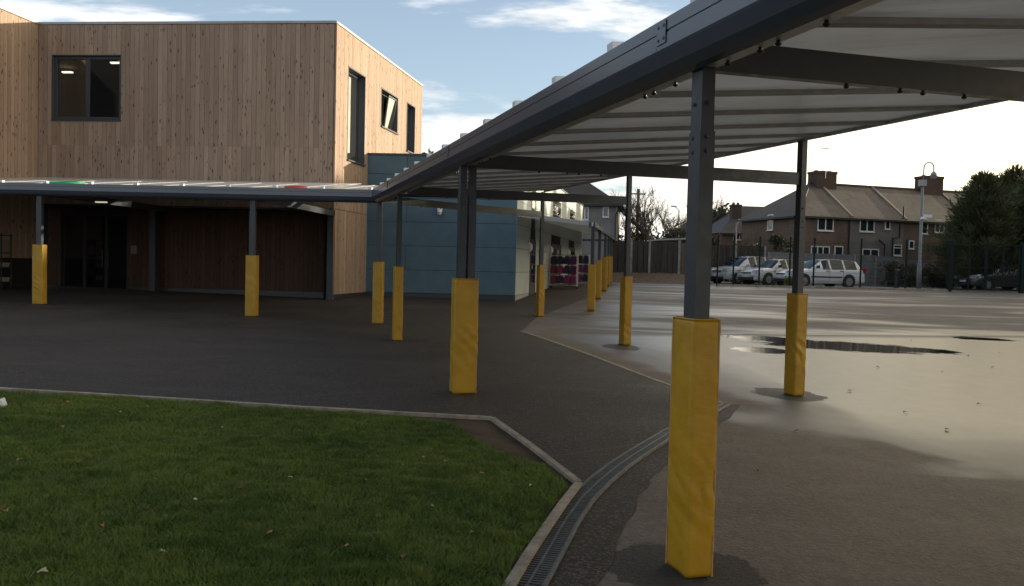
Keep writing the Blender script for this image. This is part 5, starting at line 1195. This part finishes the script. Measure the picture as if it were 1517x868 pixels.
cb3 = atY(1600, 300, 49); conifer((cb3.x, cb3.y, .8), 6.6, 2.6, 17, 'thick conifer further along past the gate', 120)
pro = [o_ for o_ in COL.objects if o_.name.startswith('conifer_tree')]
belt = [(33.6, 56.0), (34.4, 53.4), (35.0, 50.8), (35.6, 48.2), (36.2, 45.5), (36.6, 42.8), (37.0, 40.1), (37.4, 37.4), (37.7, 34.7), (38.0, 32.0), (38.3, 29.3), (38.5, 26.6), (38.8, 23.9), (39.0, 21.2), (39.2, 18.5), (39.4, 15.8), (39.6, 13.1), (39.8, 10.4), (40.0, 7.7)]  # unseen conifers, added to keep the low sun off the playground
for i, (x, y) in enumerate(belt):
    src = pro[(i*2) % 2*2+(0 if i % 2 else 2)]; r_ = src.copy(); COL.objects.link(r_); WL[r_] = V((x, y, .5)); hsrc = (tz-.8) if src is pro[0] else atY(1520, 268, 48).z-.8
    r_.location = (x, y, min(g(x, y), .6)-.1); r_.rotation_euler = (0, 0, i*1.9); kz = (8.9+.5*math.sin(i*2.1))/hsrc; r_.scale = (1.25, 1.25, kz); r_['label'] = 'unseen conifer in the belt added to shade the playground'; r_['group'] = 'unseen conifers added to shade the playground'
    for ch in src.children: c_ = ch.copy(); COL.objects.link(c_); c_.parent = r_
def bushy(base, H_, R_, sd, label, name='shrub', mt=None, cat='shrub', n=2600, trunk=.25, group=None, L=.13, wd=.05):
    r_ = random.Random(sd); o = thing(name, label, cat, V(base), group); B = V(base); t_ = MB(); t_.tube([B-V((0, 0, .05)), B+V((0, 0, H_*max(trunk, .2)))], [R_*.06+.02, R_*.04+.012], 6); cl = []
    for i in range(int(12+R_*6)):
        a_ = r_.uniform(0, 6.28); rr2 = R_*math.sqrt(r_.random())*.8; z = H_*(trunk+(1-trunk)*r_.random()*.9); sc2 = math.sqrt(max(.08, 1-((z/H_-.5)/.62)**2)); c = B+V((math.cos(a_)*rr2*sc2, math.sin(a_)*rr2*sc2, z)); cl.append((c, R_*r_.uniform(.22, .42))); t_.tube([B+V((0, 0, H_*max(trunk, .2)*.9)), c], [R_*.03+.01, .008], 4, False)
    t_.build('trunk', bark, o); P_, D_ = [], []
    for i in range(n):
        c, r2 = r_.choice(cl); d = V((r_.gauss(0, 1), r_.gauss(0, 1), r_.gauss(0, .8))).normalized(); P_.append(tuple(c+d*r2*r_.random()**.4)); D_.append(tuple(d+V((r_.gauss(0, .6), r_.gauss(0, .6), r_.gauss(0, .6)))))
    v, f = sprays(P_, D_, L, wd, r_); me = np_mesh('crown', v-np.array(B), f, mt or ever, False); c = bpy.data.objects.new('crown', me); COL.objects.link(c); c.parent = o; return o
q_ = atY(1064, 340, 80); bushy((q_.x, q_.y, .8), atY(1064, 305, 80).z-.8, 2.1, 2, 'evergreen tree beyond the low distant house', 'evergreen_tree', ever, 'tree', 4500, .35, None, .3, .12)
q_ = atY(628, 240, 46); bushy((q_.x, q_.y, .8), atY(628, 229, 46).z-.8, 1.4, 6, 'dark tree top showing above the blue panelled block', 'evergreen_tree', ever, 'tree', 3000, .5, None, .25, .10)
sx = [(927, 58, 2.9, 1.5), (952, 59, 3.4, 2.0), (985, 58, 3.3, 2.1), (1015, 61, 3.6, 2.0), (1040, 60, 3.2, 1.6)]
for i, (px_, Y, h_, r2) in enumerate(sx): bushy(at_g(px_, Y), h_, r2, 30+i, 'brown green garden shrub under the bare trees', 'shrub', hedge_l, 'shrub', 2600, .1, 'garden shrubs behind the wooden fence', .2, .08)
for i, (px_, Y, h_, r2) in enumerate([(1105, 53.0, 2.6, .9), (1158, 53.5, 2.9, .8)]): bushy(at_g(px_, Y), h_+.3, r2, 50+i, ['yellow green shrub behind the fence beside the lamp post', 'dark green shrub against the brick gable'][i], 'shrub', [leaf_mat('yellow_green_foliage', (.09, .09, .025), (.13, .12, .04)), ever][i], 'shrub', 2200, .15, None, .15, .06)
for i, px_ in enumerate((1180, 1172)): 
    p = fpt(px_, 41.0); bushy((p.x, p.y, g(p.x, p.y)), .55, .42, 60+i, 'low bright green plant at the kerb before the white estate car', 'shrub', leaf_mat('bright_shrub%d' % i, (.10, .12, .02), (.16, .17, .035)), 'shrub', 500, .1, 'plants at the kerb', .10, .04)
for i, px_ in enumerate((1318, 1352, 1384, 1398)): bushy(at_g(px_, 51.0), 1.5, .9, 70+i, 'dull low shrub along the grey fence', 'shrub', hedge_l, 'shrub', 1200, .1, 'shrubs along the grey fence', .12, .05)

# ------------------------------------------------------------------ fallen leaves and litter
leafm = mat('dry_leaf', (.30, .16, .06), .8, 0, .3, 30, rand=.4); palem = mat('pale_leaf', (.42, .36, .22), .8, 0, .2, 30, rand=.3)
def leaf_mesh(mt, sd):
    r_ = random.Random(sd); mb = MB(); n = 9; L = 1.0; k = 0
    for i in range(n+1):
        t = i/n; w_ = .33*math.sin(math.pi*min(1, t*1.02+.02))**.8*(1+.25*math.sin(t*19+sd)); z = .10*math.sin(t*3.1)+.05*math.sin(t*9+sd); mb.v += [V((t-.5, -w_, z+.10*abs(w_)*3)), V((t-.5, 0, z)), V((t-.5, w_, z+.12*abs(w_)*3))]
    for i in range(n):
        for j in range(2): a_ = i*3+j; mb.f.append((a_, a_+1, a_+4, a_+3))
    me = mb.mesh('leaf'); me.materials.append(mt); return me
LM = [leaf_mesh(leafm, 1), leaf_mesh(palem, 2), leaf_mesh(leafm, 3)]
def leaf(p, size, me, label, group, lift):
    o = bpy.data.objects.new('fallen_leaf', me); COL.objects.link(o); o.location = (p.x, p.y, g(p.x, p.y)+lift); o.rotation_euler = (random.uniform(-.2, .2), random.uniform(-.2, .2), random.uniform(0, 6.28)); o.scale = (size,)*3; tag(o, label, 'leaf', group)
lawn_px = [(92, 640), (178, 617), (117, 694), (100, 602), (290, 750), (280, 805), (598, 836), (63, 860), (628, 685), (595, 697), (660, 691), (540, 720), (714, 710), (787, 728), (515, 820), (355, 733), (430, 716), (8, 768), (30, 690), (330, 640), (470, 650), (560, 775), (640, 760), (700, 800), (205, 660), (240, 830), (150, 790), (400, 800)]
for i, (x, y) in enumerate(lawn_px): leaf(G(x, y), random.uniform(.03, .06), LM[i % 3], ['small brown fallen leaf lying on the lawn', 'small pale fallen leaf lying on the lawn', 'small brown fallen leaf lying on the lawn'][i % 3], ['brown leaves on the lawn', 'pale leaves on the lawn', 'brown leaves on the lawn'][i % 3], .040)
tar_px = [(1258, 580), (1341, 612), (1403, 638), (1434, 528), (1480, 523), (1470, 545), (1396, 552), (1350, 505), (955, 576), (1300, 545), (1180, 640), (1450, 600), (1240, 720), (1120, 700), (1330, 470), (1420, 476)]
for i, (x, y) in enumerate(tar_px): leaf(G(x, y), random.uniform(.05, .08), LM[(i % 2)*2], 'dark brown fallen leaf on the worn wet tarmac', 'leaves on the playground', .012)
lp = G(2, 606); mb = MB(); 
for i in range(7):
    a_ = i*.9; mb.v.append(V((lp.x+math.cos(a_)*.05*(1+.4*math.sin(i*2.3)), lp.y+math.sin(a_)*.04, g(lp.x, lp.y)+.02)))
for i in range(7):
    a_ = i*.9+.3; mb.v.append(V((lp.x+math.cos(a_)*.035, lp.y+math.sin(a_)*.03, g(lp.x, lp.y)+.07+.03*math.sin(i*1.7))))
for i in range(7): mb.f.append((i, (i+1) % 7, 7+(i+1) % 7, 7+i))
mb.f.append(tuple(range(7, 14))); mb.f.append(tuple(reversed(range(7)))); tag(mb.build('litter', white_m), 'crumpled white paper lying on the grass near the edging', 'litter')
